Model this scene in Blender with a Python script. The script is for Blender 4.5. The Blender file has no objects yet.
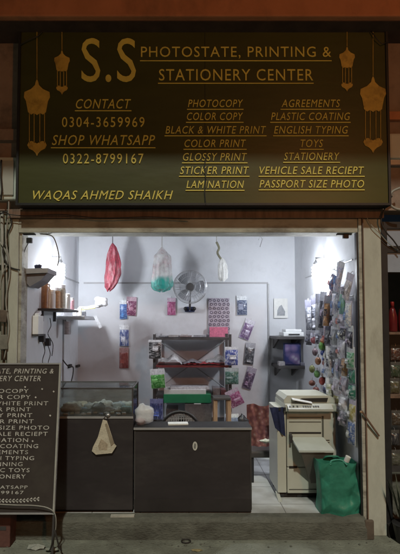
import bpy, bmesh, math, random
from mathutils import Vector, Matrix, Euler
random.seed(11)
R = math.radians
sc = bpy.context.scene
COL = sc.collection

# ------------------------------------------------------------------ camera model (used to measure real positions)
F, D, H, TH = 430.0, 3.58, 1.71, R(2.5)
CX, CY = 183.0, 306.0
def ray(px, py):
    xc, yc = (px-CX)/F, (CY-py)/F
    return Vector((xc, math.cos(TH)-yc*math.sin(TH), math.sin(TH)+yc*math.cos(TH)))
EYE = Vector((0, -D, H))
def at(px, py, Y):
    d = ray(px, py); return EYE + d*((Y+D)/d.y)
def atX(px, py, X):
    d = ray(px, py); return EYE + d*(X/d.x)
def zz(py, Y): return at(CX, py, Y).z
def xx(px, Y, py=300): return at(px, py, Y).x

cam_d = bpy.data.cameras.new("camera"); cam = bpy.data.objects.new("camera", cam_d); COL.objects.link(cam)
cam.location = EYE; cam.rotation_euler = (R(90)+TH, 0, 0)
cam_d.sensor_width = 36; cam_d.lens = F/554*36
cam_d.shift_x = (200-CX)/554; cam_d.shift_y = (CY-277)/554
cam_d.clip_end = 500; cam_d.clip_start = .05
sc.camera = cam

# ------------------------------------------------------------------ materials
def M(name, col, rough=.6, var=.12, scale=9, metal=0, bump=0, dirt=None, dirt_amt=.5, dirt_scale=2.5, stretch=(1,1,1), spec=.5, trans=0, alpha=1, emit=None, es=0, fine=0):
    m = bpy.data.materials.new(name); m.use_nodes = True
    nt = m.node_tree; N = nt.nodes; L = nt.links
    b = N['Principled BSDF']
    tc = N.new('ShaderNodeTexCoord'); mp = N.new('ShaderNodeMapping'); mp.inputs['Scale'].default_value = stretch
    L.new(tc.outputs['Object'], mp.inputs['Vector'])
    n = N.new('ShaderNodeTexNoise'); n.inputs['Scale'].default_value = scale; n.inputs['Detail'].default_value = 6; n.inputs['Roughness'].default_value = .65
    L.new(mp.outputs['Vector'], n.inputs['Vector'])
    cr = N.new('ShaderNodeValToRGB'); cr.color_ramp.elements[0].position = .3; cr.color_ramp.elements[1].position = .7
    cr.color_ramp.elements[0].color = (*[c*(1-var) for c in col], 1); cr.color_ramp.elements[1].color = (*[min(1, c*(1+var)) for c in col], 1)
    L.new(n.outputs['Fac'], cr.inputs['Fac'])
    out = cr.outputs['Color']
    if dirt:
        n2 = N.new('ShaderNodeTexNoise'); n2.inputs['Scale'].default_value = dirt_scale; n2.inputs['Detail'].default_value = 9; n2.inputs['Roughness'].default_value = .7
        L.new(mp.outputs['Vector'], n2.inputs['Vector'])
        r2 = N.new('ShaderNodeValToRGB'); r2.color_ramp.elements[0].position = .5; r2.color_ramp.elements[1].position = .68
        r2.color_ramp.elements[0].color = (0,0,0,1); r2.color_ramp.elements[1].color = (dirt_amt,)*3+(1,)
        L.new(n2.outputs['Fac'], r2.inputs['Fac'])
        mx = N.new('ShaderNodeMixRGB'); mx.inputs[2].default_value = (*dirt, 1)
        L.new(r2.outputs['Color'], mx.inputs[0]); L.new(out, mx.inputs[1]); out = mx.outputs[0]
    L.new(out, b.inputs['Base Color'])
    b.inputs['Roughness'].default_value = rough; b.inputs['Metallic'].default_value = metal
    b.inputs['Specular IOR Level'].default_value = spec
    b.inputs['Transmission Weight'].default_value = trans; b.inputs['Alpha'].default_value = alpha
    if bump:
        bp = N.new('ShaderNodeBump'); bp.inputs['Strength'].default_value = bump; bp.inputs['Distance'].default_value = .01
        nb = N.new('ShaderNodeTexNoise'); nb.inputs['Scale'].default_value = fine or scale*4; nb.inputs['Detail'].default_value = 8
        L.new(mp.outputs['Vector'], nb.inputs['Vector'])
        L.new(nb.outputs['Fac'], bp.inputs['Height']); L.new(bp.outputs['Normal'], b.inputs['Normal'])
    if emit:
        b.inputs['Emission Color'].default_value = (*emit, 1); b.inputs['Emission Strength'].default_value = es
    return m
_pc = {}
_pr = {}
def printmat(c1, c2, seed, scale=26):
    c2 = tuple(a*.55+b_*.45 for a, b_ in zip(c2, c1))
    k = (tuple(round(c,2) for c in c1), tuple(round(c,2) for c in c2), seed % 5)
    if k in _pr: return _pr[k]
    m = bpy.data.materials.new('printed_packet'); m.use_nodes = True; nt = m.node_tree; N = nt.nodes; L = nt.links; b = N['Principled BSDF']
    tc = N.new('ShaderNodeTexCoord'); mp = N.new('ShaderNodeMapping'); mp.inputs['Location'].default_value = (seed%7*.9, seed%11*.7, seed%13*.5)
    mp.inputs['Scale'].default_value = ((1,1,1),(2.6,1,.35),(.5,1,2.2),(1.6,1,.7),(1,1,1.4))[seed%5]
    L.new(tc.outputs['Object'], mp.inputs['Vector'])
    n = N.new('ShaderNodeTexNoise'); n.inputs['Scale'].default_value = scale*1.7; n.inputs['Detail'].default_value = 2; L.new(mp.outputs[0], n.inputs['Vector'])
    cr = N.new('ShaderNodeValToRGB'); e = cr.color_ramp.elements
    e[0].position = 0; e[0].color = (*[x*.7 for x in c1],1); e[1].position = .42; e[1].color = (*c1,1)
    for p, c in ((.52, [min(1,x*1.25+.03) for x in c1]), (.575, c2), (.66, [min(1,x*.6+.22) for x in c2])):
        q = e.new(p); q.color = (*c,1)
    L.new(n.outputs[0], cr.inputs[0]); L.new(cr.outputs[0], b.inputs['Base Color']); b.inputs['Roughness'].default_value = .28
    bp = N.new('ShaderNodeBump'); bp.inputs['Strength'].default_value = .5; bp.inputs['Distance'].default_value = .006
    n2 = N.new('ShaderNodeTexNoise'); n2.inputs['Scale'].default_value = 45; L.new(tc.outputs['Object'], n2.inputs['Vector']); L.new(n2.outputs[0], bp.inputs['Height']); L.new(bp.outputs[0], b.inputs['Normal'])
    _pr[k] = m
    return m
def plastic(col, rough=.35):
    k = (tuple(round(c, 3) for c in col), rough)
    if k not in _pc: _pc[k] = M('printed_plastic', col, rough, .3, 38, bump=.15)
    return _pc[k]

m_beam = M('orange_beam_paint', (.50,.20,.10), .8, .16, 3, dirt=(.13,.07,.045), dirt_amt=.5, dirt_scale=1.6, bump=.5, stretch=(1,1,.7))
m_facade = M('facade_plaster', (.30,.215,.17), .9, .2, 4, dirt=(.10,.08,.065), dirt_amt=.8, bump=.5)
m_cream = M('cream_plaster', (.50,.51,.45), .85, .10, 5, dirt=(.20,.175,.13), dirt_amt=.6, dirt_scale=2.2, stretch=(1.6,1.6,.55), bump=.5)
m_cream2 = M('dirty_lintel_plaster', (.44,.43,.375), .85, .2, 6, dirt=(.10,.075,.06), dirt_amt=.75, dirt_scale=3.2, stretch=(.6,1,1.6), bump=.6)
m_wood = M('brown_wood', (.19,.115,.08), .7, .3, 6, dirt=(.07,.04,.03), dirt_scale=4, stretch=(5,5,.5), bump=.4)
m_wood_pale = M('pale_wood', (.34,.22,.13), .7, .2, 8, stretch=(6,6,.7), bump=.3)
m_black = M('black_metal', (.02,.02,.022), .5, .2, 12)
m_darkgap = M('dark_cavity', (.025,.02,.018), .9, .2, 5)
m_sign = M('sign_vinyl', (.056,.060,.014), .42, .18, 2, dirt=(.07,.068,.025), dirt_amt=.45, dirt_scale=1.3, bump=.35, fine=2.2, stretch=(.6,1,2))
m_sign_lo = M('sign_vinyl_olive', (.085,.088,.048), .42, .12, 3, dirt=(.05,.05,.03), dirt_amt=.5, dirt_scale=2.0, bump=.08, fine=4)
m_gold = M('gold_print', (.80,.68,.14), .5, .1, 18, dirt=(.42,.33,.07), dirt_amt=.5, dirt_scale=9)
m_gold_dark = M('lantern_print', (.60,.40,.08), .5, .18, 14, dirt=(.2,.12,.03), dirt_amt=.6, dirt_scale=12)
m_iwall = M('interior_paint', (.64,.655,.69), .75, .05, 2.2, dirt=(.42,.42,.43), dirt_amt=.4, dirt_scale=1.7, bump=.12, fine=25)
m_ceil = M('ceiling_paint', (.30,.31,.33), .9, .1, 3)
m_conc = M('kerb_concrete', (.125,.125,.105), .92, .25, 9, dirt=(.06,.055,.045), dirt_amt=.8, dirt_scale=3, stretch=(1,1,2.0), bump=1.0)
m_trim = M('grey_trim', (.32,.32,.33), .5, .1, 9)
m_panel = M('dark_laminate', (.037,.031,.034), .40, .22, 4, dirt=(.075,.068,.066), dirt_amt=.5, dirt_scale=3.4, bump=.08, stretch=(.5,1,1.3))
m_alu = M('aluminium', (.55,.55,.52), .4, .15, 10, metal=.35)
m_board = M('board_vinyl', (.047,.037,.035), .45, .15, 3, dirt=(.08,.07,.06), dirt_amt=.5, bump=.05)
m_boardtxt = M('faded_white_print', (.60,.59,.56), .6, .25, 40, dirt=(.2,.19,.17), dirt_amt=.7, dirt_scale=30)
m_white = M('white_plastic', (.74,.75,.76), .4, .06, 10)
m_paper = M('paper', (.72,.72,.70), .8, .08, 20)
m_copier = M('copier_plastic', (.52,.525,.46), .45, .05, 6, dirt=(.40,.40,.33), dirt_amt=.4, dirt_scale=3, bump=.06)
m_copier2 = M('copier_plastic_grey', (.44,.45,.41), .45, .06, 6)
m_green = M('green_bag_fabric', (.035,.21,.145), .42, .3, 8, bump=.25)
m_greenbox = M('green_box', (.02,.20,.085), .5, .15, 8)
m_brown = M('brown_jar', (.27,.12,.05), .35, .35, 25)
m_steel = M('steel', (.5,.5,.52), .35, .1, 10, metal=.7)
m_shelf = M('dark_shelf', (.06,.055,.055), .5, .2, 9)
m_redshelf = M('dark_red_shelf', (.16,.03,.03), .5, .2, 9)
m_navy = M('navy_cloth', (.02,.028,.085), .9, .3, 20, bump=.4)
m_cable = M('cable_rubber', (.035,.03,.028), .6, .2, 9)
m_cable_w = M('grey_cable', (.33,.32,.29), .6, .2, 9)
m_glassy = M('clear_bag', (.82,.84,.88), .25, .08, 20, alpha=.55, bump=.3)

def glass_mat():
    m = bpy.data.materials.new('case_glass'); m.use_nodes = True; nt = m.node_tree; N = nt.nodes; L = nt.links
    N.remove(N['Principled BSDF']); o = N['Material Output']
    t = N.new('ShaderNodeBsdfTransparent'); t.inputs[0].default_value = (.90,.93,.92,1)
    g = N.new('ShaderNodeBsdfGlossy'); g.inputs['Roughness'].default_value = .06; g.inputs[0].default_value = (.8,.85,.85,1)
    d = N.new('ShaderNodeBsdfDiffuse'); d.inputs[0].default_value = (.3,.32,.33,1)
    fr = N.new('ShaderNodeFresnel'); fr.inputs[0].default_value = 1.5
    n = N.new('ShaderNodeTexNoise'); n.inputs['Scale'].default_value = 6; n.inputs['Detail'].default_value = 8
    mr = N.new('ShaderNodeMapRange'); mr.inputs[1].default_value = .4; mr.inputs[2].default_value = .8; mr.inputs[3].default_value = .05; mr.inputs[4].default_value = .35
    L.new(n.outputs[0], mr.inputs[0])
    a = N.new('ShaderNodeMixShader'); b = N.new('ShaderNodeMixShader')
    L.new(mr.outputs[0], a.inputs[0]); L.new(t.outputs[0], a.inputs[1]); L.new(d.outputs[0], a.inputs[2])
    L.new(fr.outputs[0], b.inputs[0]); L.new(a.outputs[0], b.inputs[1]); L.new(g.outputs[0], b.inputs[2]); L.new(b.outputs[0], o.inputs[0])
    return m
m_glass = glass_mat()

def ground_mat():
    m = M('street_concrete', (.22,.23,.19), .93, .22, 6, dirt=(.10,.095,.075), dirt_amt=.75, dirt_scale=1.6, bump=1.0, fine=60)
    return m
m_ground = ground_mat()
def tile_mat():
    m = bpy.data.materials.new('floor_tiles'); m.use_nodes = True; nt = m.node_tree; N = nt.nodes; L = nt.links; b = N['Principled BSDF']
    tc = N.new('ShaderNodeTexCoord'); br = N.new('ShaderNodeTexBrick'); br.offset = 0
    br.inputs['Scale'].default_value = 1; br.inputs['Brick Width'].default_value = .4; br.inputs['Row Height'].default_value = .4; br.inputs['Mortar Size'].default_value = .004
    br.inputs['Color1'].default_value = (.62,.63,.64,1); br.inputs['Color2'].default_value = (.58,.60,.61,1); br.inputs['Mortar'].default_value = (.2,.2,.2,1)
    L.new(tc.outputs['Object'], br.inputs['Vector'])
    n = N.new('ShaderNodeTexNoise'); n.inputs['Scale'].default_value = 4; n.inputs['Detail'].default_value = 8
    L.new(tc.outputs['Object'], n.inputs['Vector'])
    cr = N.new('ShaderNodeValToRGB'); cr.color_ramp.elements[0].position=.35; cr.color_ramp.elements[0].color=(.62,.60,.58,1); cr.color_ramp.elements[1].color=(1,1,1,1); cr.color_ramp.elements[1].position=.6
    L.new(n.outputs[0], cr.inputs[0])
    mx = N.new('ShaderNodeMixRGB'); mx.blend_type='MULTIPLY'; mx.inputs[0].default_value = 1
    L.new(br.outputs[0], mx.inputs[1]); L.new(cr.outputs[0], mx.inputs[2]); L.new(mx.outputs[0], b.inputs['Base Color'])
    b.inputs['Roughness'].default_value = .35
    return m
m_tile = tile_mat()
def spots_mat(name, base, c2, c3, scale=22, rough=.5, feature='F1'):
    m = bpy.data.materials.new(name); m.use_nodes = True; nt = m.node_tree; N = nt.nodes; L = nt.links; b = N['Principled BSDF']
    tc = N.new('ShaderNodeTexCoord'); v = N.new('ShaderNodeTexVoronoi'); v.inputs['Scale'].default_value = scale
    L.new(tc.outputs['Object'], v.inputs['Vector'])
    cr = N.new('ShaderNodeValToRGB'); e = cr.color_ramp.elements; e[0].position=.0; e[0].color=(*c2,1); e[1].position=.75; e[1].color=(*base,1)
    x = e.new(.35); x.color=(*c3,1); L.new(v.outputs['Distance'], cr.inputs[0])
    n = N.new('ShaderNodeTexNoise'); n.inputs['Scale'].default_value = scale*.8; L.new(tc.outputs['Object'], n.inputs['Vector'])
    mx = N.new('ShaderNodeMixRGB'); mx.blend_type='MULTIPLY'; mx.inputs[0].default_value=.7
    L.new(cr.outputs[0], mx.inputs[1]); L.new(n.outputs[0], mx.inputs[2]); L.new(mx.outputs[0], b.inputs['Base Color'])
    b.inputs['Roughness'].default_value = rough
    return m
m_floral = spots_mat('floral_cloth', (.17,.05,.055), (.50,.36,.33), (.32,.12,.10), 22, .9)
m_screen = spots_mat('picture_print', (.05,.06,.22), (.75,.75,.85), (.28,.2,.4), 11, .15)

# ------------------------------------------------------------------ mesh helpers
class MB:
    def __init__(s): s.bm = bmesh.new()
    def _add(s, geom, mat): bmesh.ops.transform(s.bm, matrix=mat, verts=geom); return s
    def box(s, c, size, rot=(0,0,0), bevel=0):
        r = bmesh.ops.create_cube(s.bm, size=1); vs = r['verts']
        bmesh.ops.scale(s.bm, vec=size, verts=vs)
        if bevel:
            es = list({e for v in vs for e in v.link_edges})
            q = bmesh.ops.bevel(s.bm, geom=es, offset=bevel, segments=2, affect='EDGES', profile=.6)
            vs = list({v for f in q['faces'] for v in f.verts} | {v for v in vs if v.is_valid})
        return s._add(vs, Matrix.Translation(c) @ Euler(rot).to_matrix().to_4x4())
    def span(s, x0, x1, y0, y1, z0, z1, bevel=0):
        return s.box(((x0+x1)/2, (y0+y1)/2, (z0+z1)/2), (abs(x1-x0), abs(y1-y0), abs(z1-z0)), bevel=bevel)
    def cyl(s, p0, p1, r0, r1=None, seg=14, caps=True):
        p0 = Vector(p0); p1 = Vector(p1); d = p1-p0
        r = bmesh.ops.create_cone(s.bm, cap_ends=caps, segments=seg, radius1=r0, radius2=r0 if r1 is None else r1, depth=d.length)
        q = Vector((0,0,1)).rotation_difference(d.normalized()).to_matrix().to_4x4()
        return s._add(r['verts'], Matrix.Translation((p0+p1)/2) @ q)
    def ball(s, c, r, sc_=(1,1,1), seg=14):
        q = bmesh.ops.create_uvsphere(s.bm, u_segments=seg, v_segments=max(6, seg//2+2), radius=r)
        return s._add(q['verts'], Matrix.Translation(c) @ Matrix.Diagonal((*sc_, 1)))
    def tube(s, pts, r, seg=8):
        pts = [Vector(p) for p in pts]
        rings = []
        for i, p in enumerate(pts):
            t = (pts[min(i+1, len(pts)-1)]-pts[max(i-1, 0)]).normalized()
            a = t.cross(Vector((0.31,.17,.93)));
            if a.length < .05: a = t.cross(Vector((1,0,0)))
            a.normalize(); b = t.cross(a)
            rings.append([s.bm.verts.new(p+(a*math.cos(k*2*math.pi/seg)+b*math.sin(k*2*math.pi/seg))*r) for k in range(seg)])
        for i in range(len(rings)-1):
            for k in range(seg):
                s.bm.faces.new((rings[i][k], rings[i][(k+1)%seg], rings[i+1][(k+1)%seg], rings[i+1][k]))
        s.bm.faces.new(rings[0][::-1]); s.bm.faces.new(rings[-1])
        return s
    def lathe(s, prof, c, seg=20):
        rings = []
        for (r, z) in prof:
            rings.append([s.bm.verts.new((c[0]+r*math.cos(k*2*math.pi/seg), c[1]+r*math.sin(k*2*math.pi/seg), c[2]+z)) for k in range(seg)])
        for i in range(len(rings)-1):
            for k in range(seg):
                s.bm.faces.new((rings[i][k], rings[i][(k+1)%seg], rings[i+1][(k+1)%seg], rings[i+1][k]))
        s.bm.faces.new(rings[0][::-1]); s.bm.faces.new(rings[-1])
        return s
    def prism(s, poly, y0, y1):      # poly in (x,z)
        a = [s.bm.verts.new((x, y0, z)) for x, z in poly]; b = [s.bm.verts.new((x, y1, z)) for x, z in poly]
        s.bm.faces.new(a); s.bm.faces.new(b[::-1])
        n = len(poly)
        for i in range(n): s.bm.faces.new((a[(i+1)%n], a[i], b[i], b[(i+1)%n]))
        return s
    def prismX(s, poly, x0, x1):     # poly in (y,z)
        a = [s.bm.verts.new((x0, y, z)) for y, z in poly]; b = [s.bm.verts.new((x1, y, z)) for y, z in poly]
        s.bm.faces.new(a); s.bm.faces.new(b[::-1])
        n = len(poly)
        for i in range(n): s.bm.faces.new((a[(i+1)%n], a[i], b[i], b[(i+1)%n]))
        return s
    def grid(s, fn, nu, nv, closed_u=False):
        g = [[s.bm.verts.new(fn(i/(nu if closed_u else nu-1), j/(nv-1))) for j in range(nv)] for i in range(nu)]
        for i in range(nu if closed_u else nu-1):
            for j in range(nv-1):
                s.bm.faces.new((g[i][j], g[(i+1)%nu][j], g[(i+1)%nu][j+1], g[i][j+1]))
        return s
    def mesh(s, name, off, smooth):
        bmesh.ops.recalc_face_normals(s.bm, faces=s.bm.faces)
        if off is not None: bmesh.ops.translate(s.bm, vec=-Vector(off), verts=s.bm.verts)
        me = bpy.data.meshes.new(name); s.bm.to_mesh(me); s.bm.free()
        if smooth:
            for p in me.polygons: p.use_smooth = True
        return me
def rootloc(p):
    v = Vector((0,0,0))
    while p is not None: v += p.location; p = p.parent
    return v
def tag(o, label=None, cat=None, group=None, kind=None):
    if label: o['label'] = label
    if cat: o['category'] = cat
    if group: o['group'] = group
    if kind: o['kind'] = kind
    return o
def thing(name, label, cat, loc=(0,0,0), group=None, rot=(0,0,0)):
    o = bpy.data.objects.new(name, None); COL.objects.link(o); o.location = loc; o.rotation_euler = rot; o.empty_display_size = .05
    return tag(o, label, cat, group)
def part(name, mb, mat, parent, smooth=False, local=False, label=None):
    off = None if local else rootloc(parent)
    o = bpy.data.objects.new(name, mb.mesh(name, off, smooth)); COL.objects.link(o); o.parent = parent
    o.data.materials.append(mat)
    if label: o['label'] = label
    return o
def solo(name, mb, mat, label=None, cat=None, group=None, kind=None, smooth=False):
    vs = [v.co for v in mb.bm.verts]
    base = Vector(((min(v.x for v in vs)+max(v.x for v in vs))/2, (min(v.y for v in vs)+max(v.y for v in vs))/2, min(v.z for v in vs)))
    o = bpy.data.objects.new(name, mb.mesh(name, base, smooth)); COL.objects.link(o); o.location = base
    o.data.materials.append(mat)
    return tag(o, label, cat, group, kind)
def structure(name, mb, mat): return solo(name, mb, mat, kind='structure')

def text_mesh(s, x0, x1, z0, z1, y, thick=.003, shear=0, bold=0.0, spacing=1.0):
    cu = bpy.data.curves.new('t', 'FONT'); cu.body = s; cu.shear = shear; cu.offset = bold; cu.space_character = spacing; cu.resolution_u = 3
    ob = bpy.data.objects.new('t', cu); COL.objects.link(ob)
    bpy.context.view_layer.update()
    me = bpy.data.meshes.new_from_object(ob.evaluated_get(bpy.context.evaluated_depsgraph_get()))
    bpy.data.objects.remove(ob)
    mb = MB(); mb.bm.from_mesh(me); bpy.data.meshes.remove(me)
    vs = mb.bm.verts
    ax, bx_ = min(v.co.x for v in vs), max(v.co.x for v in vs); ay, by = min(v.co.y for v in vs), max(v.co.y for v in vs)
    for v in vs:
        v.co = Vector((x0+(v.co.x-ax)/(bx_-ax)*(x1-x0), y, z0+(v.co.y-ay)/(by-ay)*(z1-z0)))
    r = bmesh.ops.extrude_face_region(mb.bm, geom=list(mb.bm.faces))
    bmesh.ops.translate(mb.bm, vec=(0, thick, 0), verts=[g for g in r['geom'] if isinstance(g, bmesh.types.BMVert)])
    return mb

# ------------------------------------------------------------------ key dimensions
XL, XR, YB, ZF, ZC = -1.352, 1.45, 1.97, .16, 2.885
FT = zz(233, 0.0)          # opening top
SY = -.14                  # sign front plane

# ------------------------------------------------------------------ ground, shop shell
structure('street_ground', MB().span(-60,60,-70,30,-.3,0), m_ground)
# raised shop platform/kerb with a slightly worn edge
mb = MB()
n = 90
def kerb(u, v):
    x = -3.2 + u*(XR+.015+3.2)
    w = .006*math.sin(x*9)+.007*math.sin(x*23+1)+.005*math.sin(x*51)
    prof = [(-.085,0),(-.083,.09),(-.078+w*.4,.135+w*.3),(-.062+w*.6,.152+w*.2),(-.04,.161),(.028,.1635)]
    k = v*(len(prof)-1); i = int(round(k)); y, z = prof[i]
    return (x, y, z)
mb.grid(kerb, n, 6)
structure('kerb', mb, m_conc)
structure('shop_floor', MB().span(XL-.01, XR+.01, 0, YB+.05, .004, ZF), m_tile)

WT = .12
shell = thing('shop_building', 'cream plastered shopfront room with pale blue-grey painted inside, under the big dark sign', 'building', (0,0,0))
part('interior_wall', MB().span(XL-.06, XL, .02, YB, .003, ZC+.1), m_iwall, shell)
part('interior_wall', MB().span(XR, XR+.06, .02, YB, .003, ZC+.1), m_iwall, shell)
part('interior_wall', MB().span(XL-.06, XR+.06, YB, YB+.1, .003, ZC+.1), m_iwall, shell)
part('ceiling', MB().span(XL-.06, XR+.06, .16, YB+.1, ZC+.101, ZC+.2), m_ceil, shell)
mb = MB().span(XL, XR, YB-.05, YB-.001, ZC, ZC+.1)
part('ceiling_trim', mb, m_shelf, shell)
# lintel
zt = zz(206, -.02)
part('lintel', MB().span(XL-.02, XR+.01, -.02, .15, FT, FT+.115, bevel=.006), m_cream2, shell)
part('lintel_ledge', MB().span(XL-.10, XR+.22, -.045, .15, FT+.117, FT+.19, bevel=.005), m_wood, shell)
part('upper_wall', MB().span(-3.2, 3.2, .0, .15, FT+.192, 4.59), m_facade, shell)
# pillars
xl0 = xx(8, -.02, 300); xl1 = xx(17.6, -.02, 300)
part('pillar', MB().span(xl0, xl1, -.02, .2, .0, FT+.115, bevel=.008), m_cream, shell)
part('door_jamb', MB().span(xl1+.001, XL+.004, .0, .14, ZF, FT-.001, bevel=.004), m_cream2, shell)
xr0, xr1 = xx(365.5, -.02, 400), xx(383, -.02, 400)
part('pillar', MB().span(xr0, xr1+.01, -.02, .2, .0, FT+.115, bevel=.008), m_cream, shell)
part('plaster_reveal', MB().span(XR+.008, XR+.034, -.035, .1, .02, FT+.113, bevel=.004), m_cream2, shell)
part('wooden_trim', MB().span(XR+.036, xr0-.002, -.05, .1, .02, FT+.113, bevel=.006), m_wood, shell)
part('jamb_edge', MB().span(XR-.004, XR+.007, -.02, .02, ZF+.004, FT-.001), m_black, shell)
part('trim_foot', MB().span(XR+.0, xr0+.025, -.083, -.052, .0, .15, bevel=.01), M('grimy_wood', (.12,.09,.07), .9, .3, 8, bump=.4), shell)
# upper beam + its shadow gap + unseen slab added to keep the street light off the sign top
zb = zz(16, -.32)
part('upper_beam', MB().span(-3.4, 3.4, -.32, .15, zb, 4.599, bevel=.012), m_beam, shell)
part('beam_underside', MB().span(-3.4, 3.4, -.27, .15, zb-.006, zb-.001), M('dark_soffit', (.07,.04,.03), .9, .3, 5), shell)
part('unseen_shade_slab', MB().span(-3.8, 3.8, -1.44, .15, 4.60, 4.76), m_conc, shell)
part('upper_storey_wall', MB().span(-3.4, 3.4, 0, .2, 4.761, 6.5), m_facade, shell)
# conduit strips on the back wall
def bw(px, py): return at(px, py, YB)
a = bw(84, 282); b_ = bw(268, 283); c_ = bw(268, 400)
mb = MB(); mb.span(a.x, b_.x, YB-.014, YB-.001, b_.z-.009, b_.z+.009)
part('wiring_channel', mb, m_trim, shell)
mb = MB(); mb.span(b_.x-.010, b_.x+.010, YB-.016, YB-.001, .5, b_.z-.010)
part('wiring_channel', mb, m_trim, shell)
a = atX(68, 282, XL)
part('wiring_channel', MB().span(XL+.001, XL+.012, a.y-.25, YB-.02, b_.z-.009, b_.z+.008), m_trim, shell)
a = atX(63, 330, XL)
part('wiring_channel', MB().span(XL+.001, XL+.014, a.y-.012, a.y+.012, .9, a.z+.20), m_trim, shell)

# neighbours
ng = thing('neighbouring_shop', 'dark neighbouring shopfront with steel frame right of the cream pillar', 'building', (2.3,0,0))
part('side_wall', MB().span(3.1, 3.2, 0, 1.2, 0, FT+.19), m_facade, ng)
part('back_wall', MB().span(xr1+.012, 3.1, 1.2, 1.3, 0, FT+.19), m_shelf, ng)
fx = xx(386, 0, 300)
part('door_frame', MB().span(xr1+.014, fx+.015, -.01, .05, 0, zz(222,0)), m_black, ng)
z1 = zz(249, 0)
part('frame_bar', MB().span(fx+.016, 3.1, -.008, .04, z1-.03, z1+.025), m_black, ng)
part('frame_bar', MB().span(fx+.016, 3.1, -.008, .04, zz(229,0), zz(222,0)), m_black, ng)
m_bluep = M('blue_white_panel', (.30,.34,.42), .4, .1, 5)
part('fanlight_panel', MB().span(fx+.016, 3.1, .005, .02, z1+.027, zz(229.5,0)), m_bluep, ng)
part('fanlight_panel', MB().span(fx+.016, 3.1, .005, .02, zz(272,0), z1-.032), m_bluep, ng)
part('sill', MB().span(xr1+.012, 3.1, -.05, .05, .0, .10), m_darkgap, ng)
part('interior_floor', MB().span(xr1+.012, 3.1, .051, 1.2, .003, .1), m_conc, ng)
part('shelf_board', MB().span(xr1+.08, 2.4, .06, .3, zz(332,.1)-.02, zz(332,.1)), m_wood, ng)
part('shelf_board', MB().span(xr1+.08, 2.4, .06, .3, zz(395,.1)-.02, zz(395,.1)), m_wood, ng)
lw = thing('neighbouring_wall', 'grimy concrete wall with pipes left of the cream pillar', 'wall', (-2.3,0,0))
part('plaster_face', MB().span(-3.2, xl0-.004, .03, .2, .0, FT+.19), M('grimy_wall', (.30,.28,.21), .9, .25, 5, dirt=(.07,.06,.05), dirt_amt=.85, dirt_scale=4, bump=.8), lw)
zz0 = zz(357, .0)
for i,(pxa,pya,pxb,pyb,r) in enumerate(((2,212,2.5,360,.012),(6,225,6,360,.008))):
    p0 = at(pxa,pya,.0); p1 = at(pxb,pyb,.0)
    part('pipe', MB().tube([p0, (p0+p1)/2+Vector((.008,0,0)), p1], r), m_cable_w, lw, smooth=True)
part('junction_box', MB().box(at(3,316,-.01), (.09,.06,.10), (0,.1,0), bevel=.006), M('rusty_box', (.12,.09,.07), .8, .5, 12), lw)
part('junction_box', MB().box(at(4,342,-.01), (.08,.06,.12), (0,-.05,0), bevel=.006), M('grey_box', (.22,.21,.18), .8, .4, 12), lw)
part('pipe_clamp', MB().span(xx(-6,-.01), xx(9,-.01), -.005, .029, zz(264,0)-.008, zz(264,0)+.006), m_cable_w, lw)

# white AC box left of sign
ab = thing('air_conditioner', 'white metal air conditioner box beside the left edge of the sign', 'air conditioner', at(5,201,.0)+Vector((-.05,0,0)))
x0, x1 = xx(-20, -.06), xx(16.3, -.06); z0, z1 = zz(199.5, -.06), zz(157, -.06)
part('casing', MB().span(x0, x1, -.06, -.001, z0, z1, bevel=.012), M('aged_white', (.62,.66,.60), .5, .08, 5, dirt=(.33,.34,.28), dirt_amt=.5), ab)
part('front_panel', MB().span(x0+.03, x1-.035, -.072, -.061, z0+.035, z1-.035, bevel=.004), m_copier2, ab)
part('hose', MB().tube([at(1.5,160,-.09), at(.8,175,-.09), at(2,190,-.09), at(1,200,-.09)], .007), m_cable, ab, smooth=True)
# brown ledge left
part('ledge', MB().span(-3.2, xx(16,-.05), -.05, -.002, zz(140,-.05), zz(129,-.05)), m_facade, lw)
# right of the sign: wall bracket with white patch
rb = thing('wall_lamp_housing', 'white box lamp housing on the orange wall right of the sign', 'lamp housing', at(398,160,-.05))
part('housing', MB().span(xx(391.5,-.06), xx(410,-.06), -.08, -.001, zz(159,-.06), zz(134,-.06), bevel=.02), M('aged_white2', (.62,.62,.56), .5, .08, 5), rb)
part('bracket', MB().span(xx(393,-.04), xx(406,-.04), -.05, -.002, zz(165,-.04), zz(160,-.04)), m_steel, rb)
part('wall_moulding', MB().span(xx(390,-.03), 3.1, -.04, -.001, zz(120,-.03), zz(112,-.03)), m_beam, ng)

# ------------------------------------------------------------------ main sign
sg = thing('shop_sign', 'large black shop sign with gold lettering and lantern drawings above the shop opening', 'sign', (0, SY+.05, zz(206, SY)))
sx0, sx1 = xx(17, SY, 150), xx(389.5, SY, 150)
sz0, sz1 = zz(205.5, SY), zz(27.5, SY)
zs = zz(164, SY)
part('panel', MB().span(sx0+.02, sx1-.02, SY, SY+.09, sz0+.02, sz1-.02), None or m_sign, sg)
mb = MB(); mb.span(sx0, sx0+.019, SY-.012, SY+.1, sz0, sz1); part('frame_side', mb, m_black, sg)
mb = MB(); mb.span(sx1-.019, sx1, SY-.012, SY+.1, sz0, sz1); part('frame_side', mb, m_black, sg)
mb = MB(); mb.span(sx0+.0195, sx1-.0195, SY-.012, SY+.1, sz0, sz0+.018); part('frame_rail', mb, m_black, sg)
mb = MB(); mb.span(sx0+.0195, sx1-.0195, SY-.012, SY+.1, sz1-.018, sz1); part('frame_rail', mb, m_black, sg)
TY = SY-.006
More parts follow.
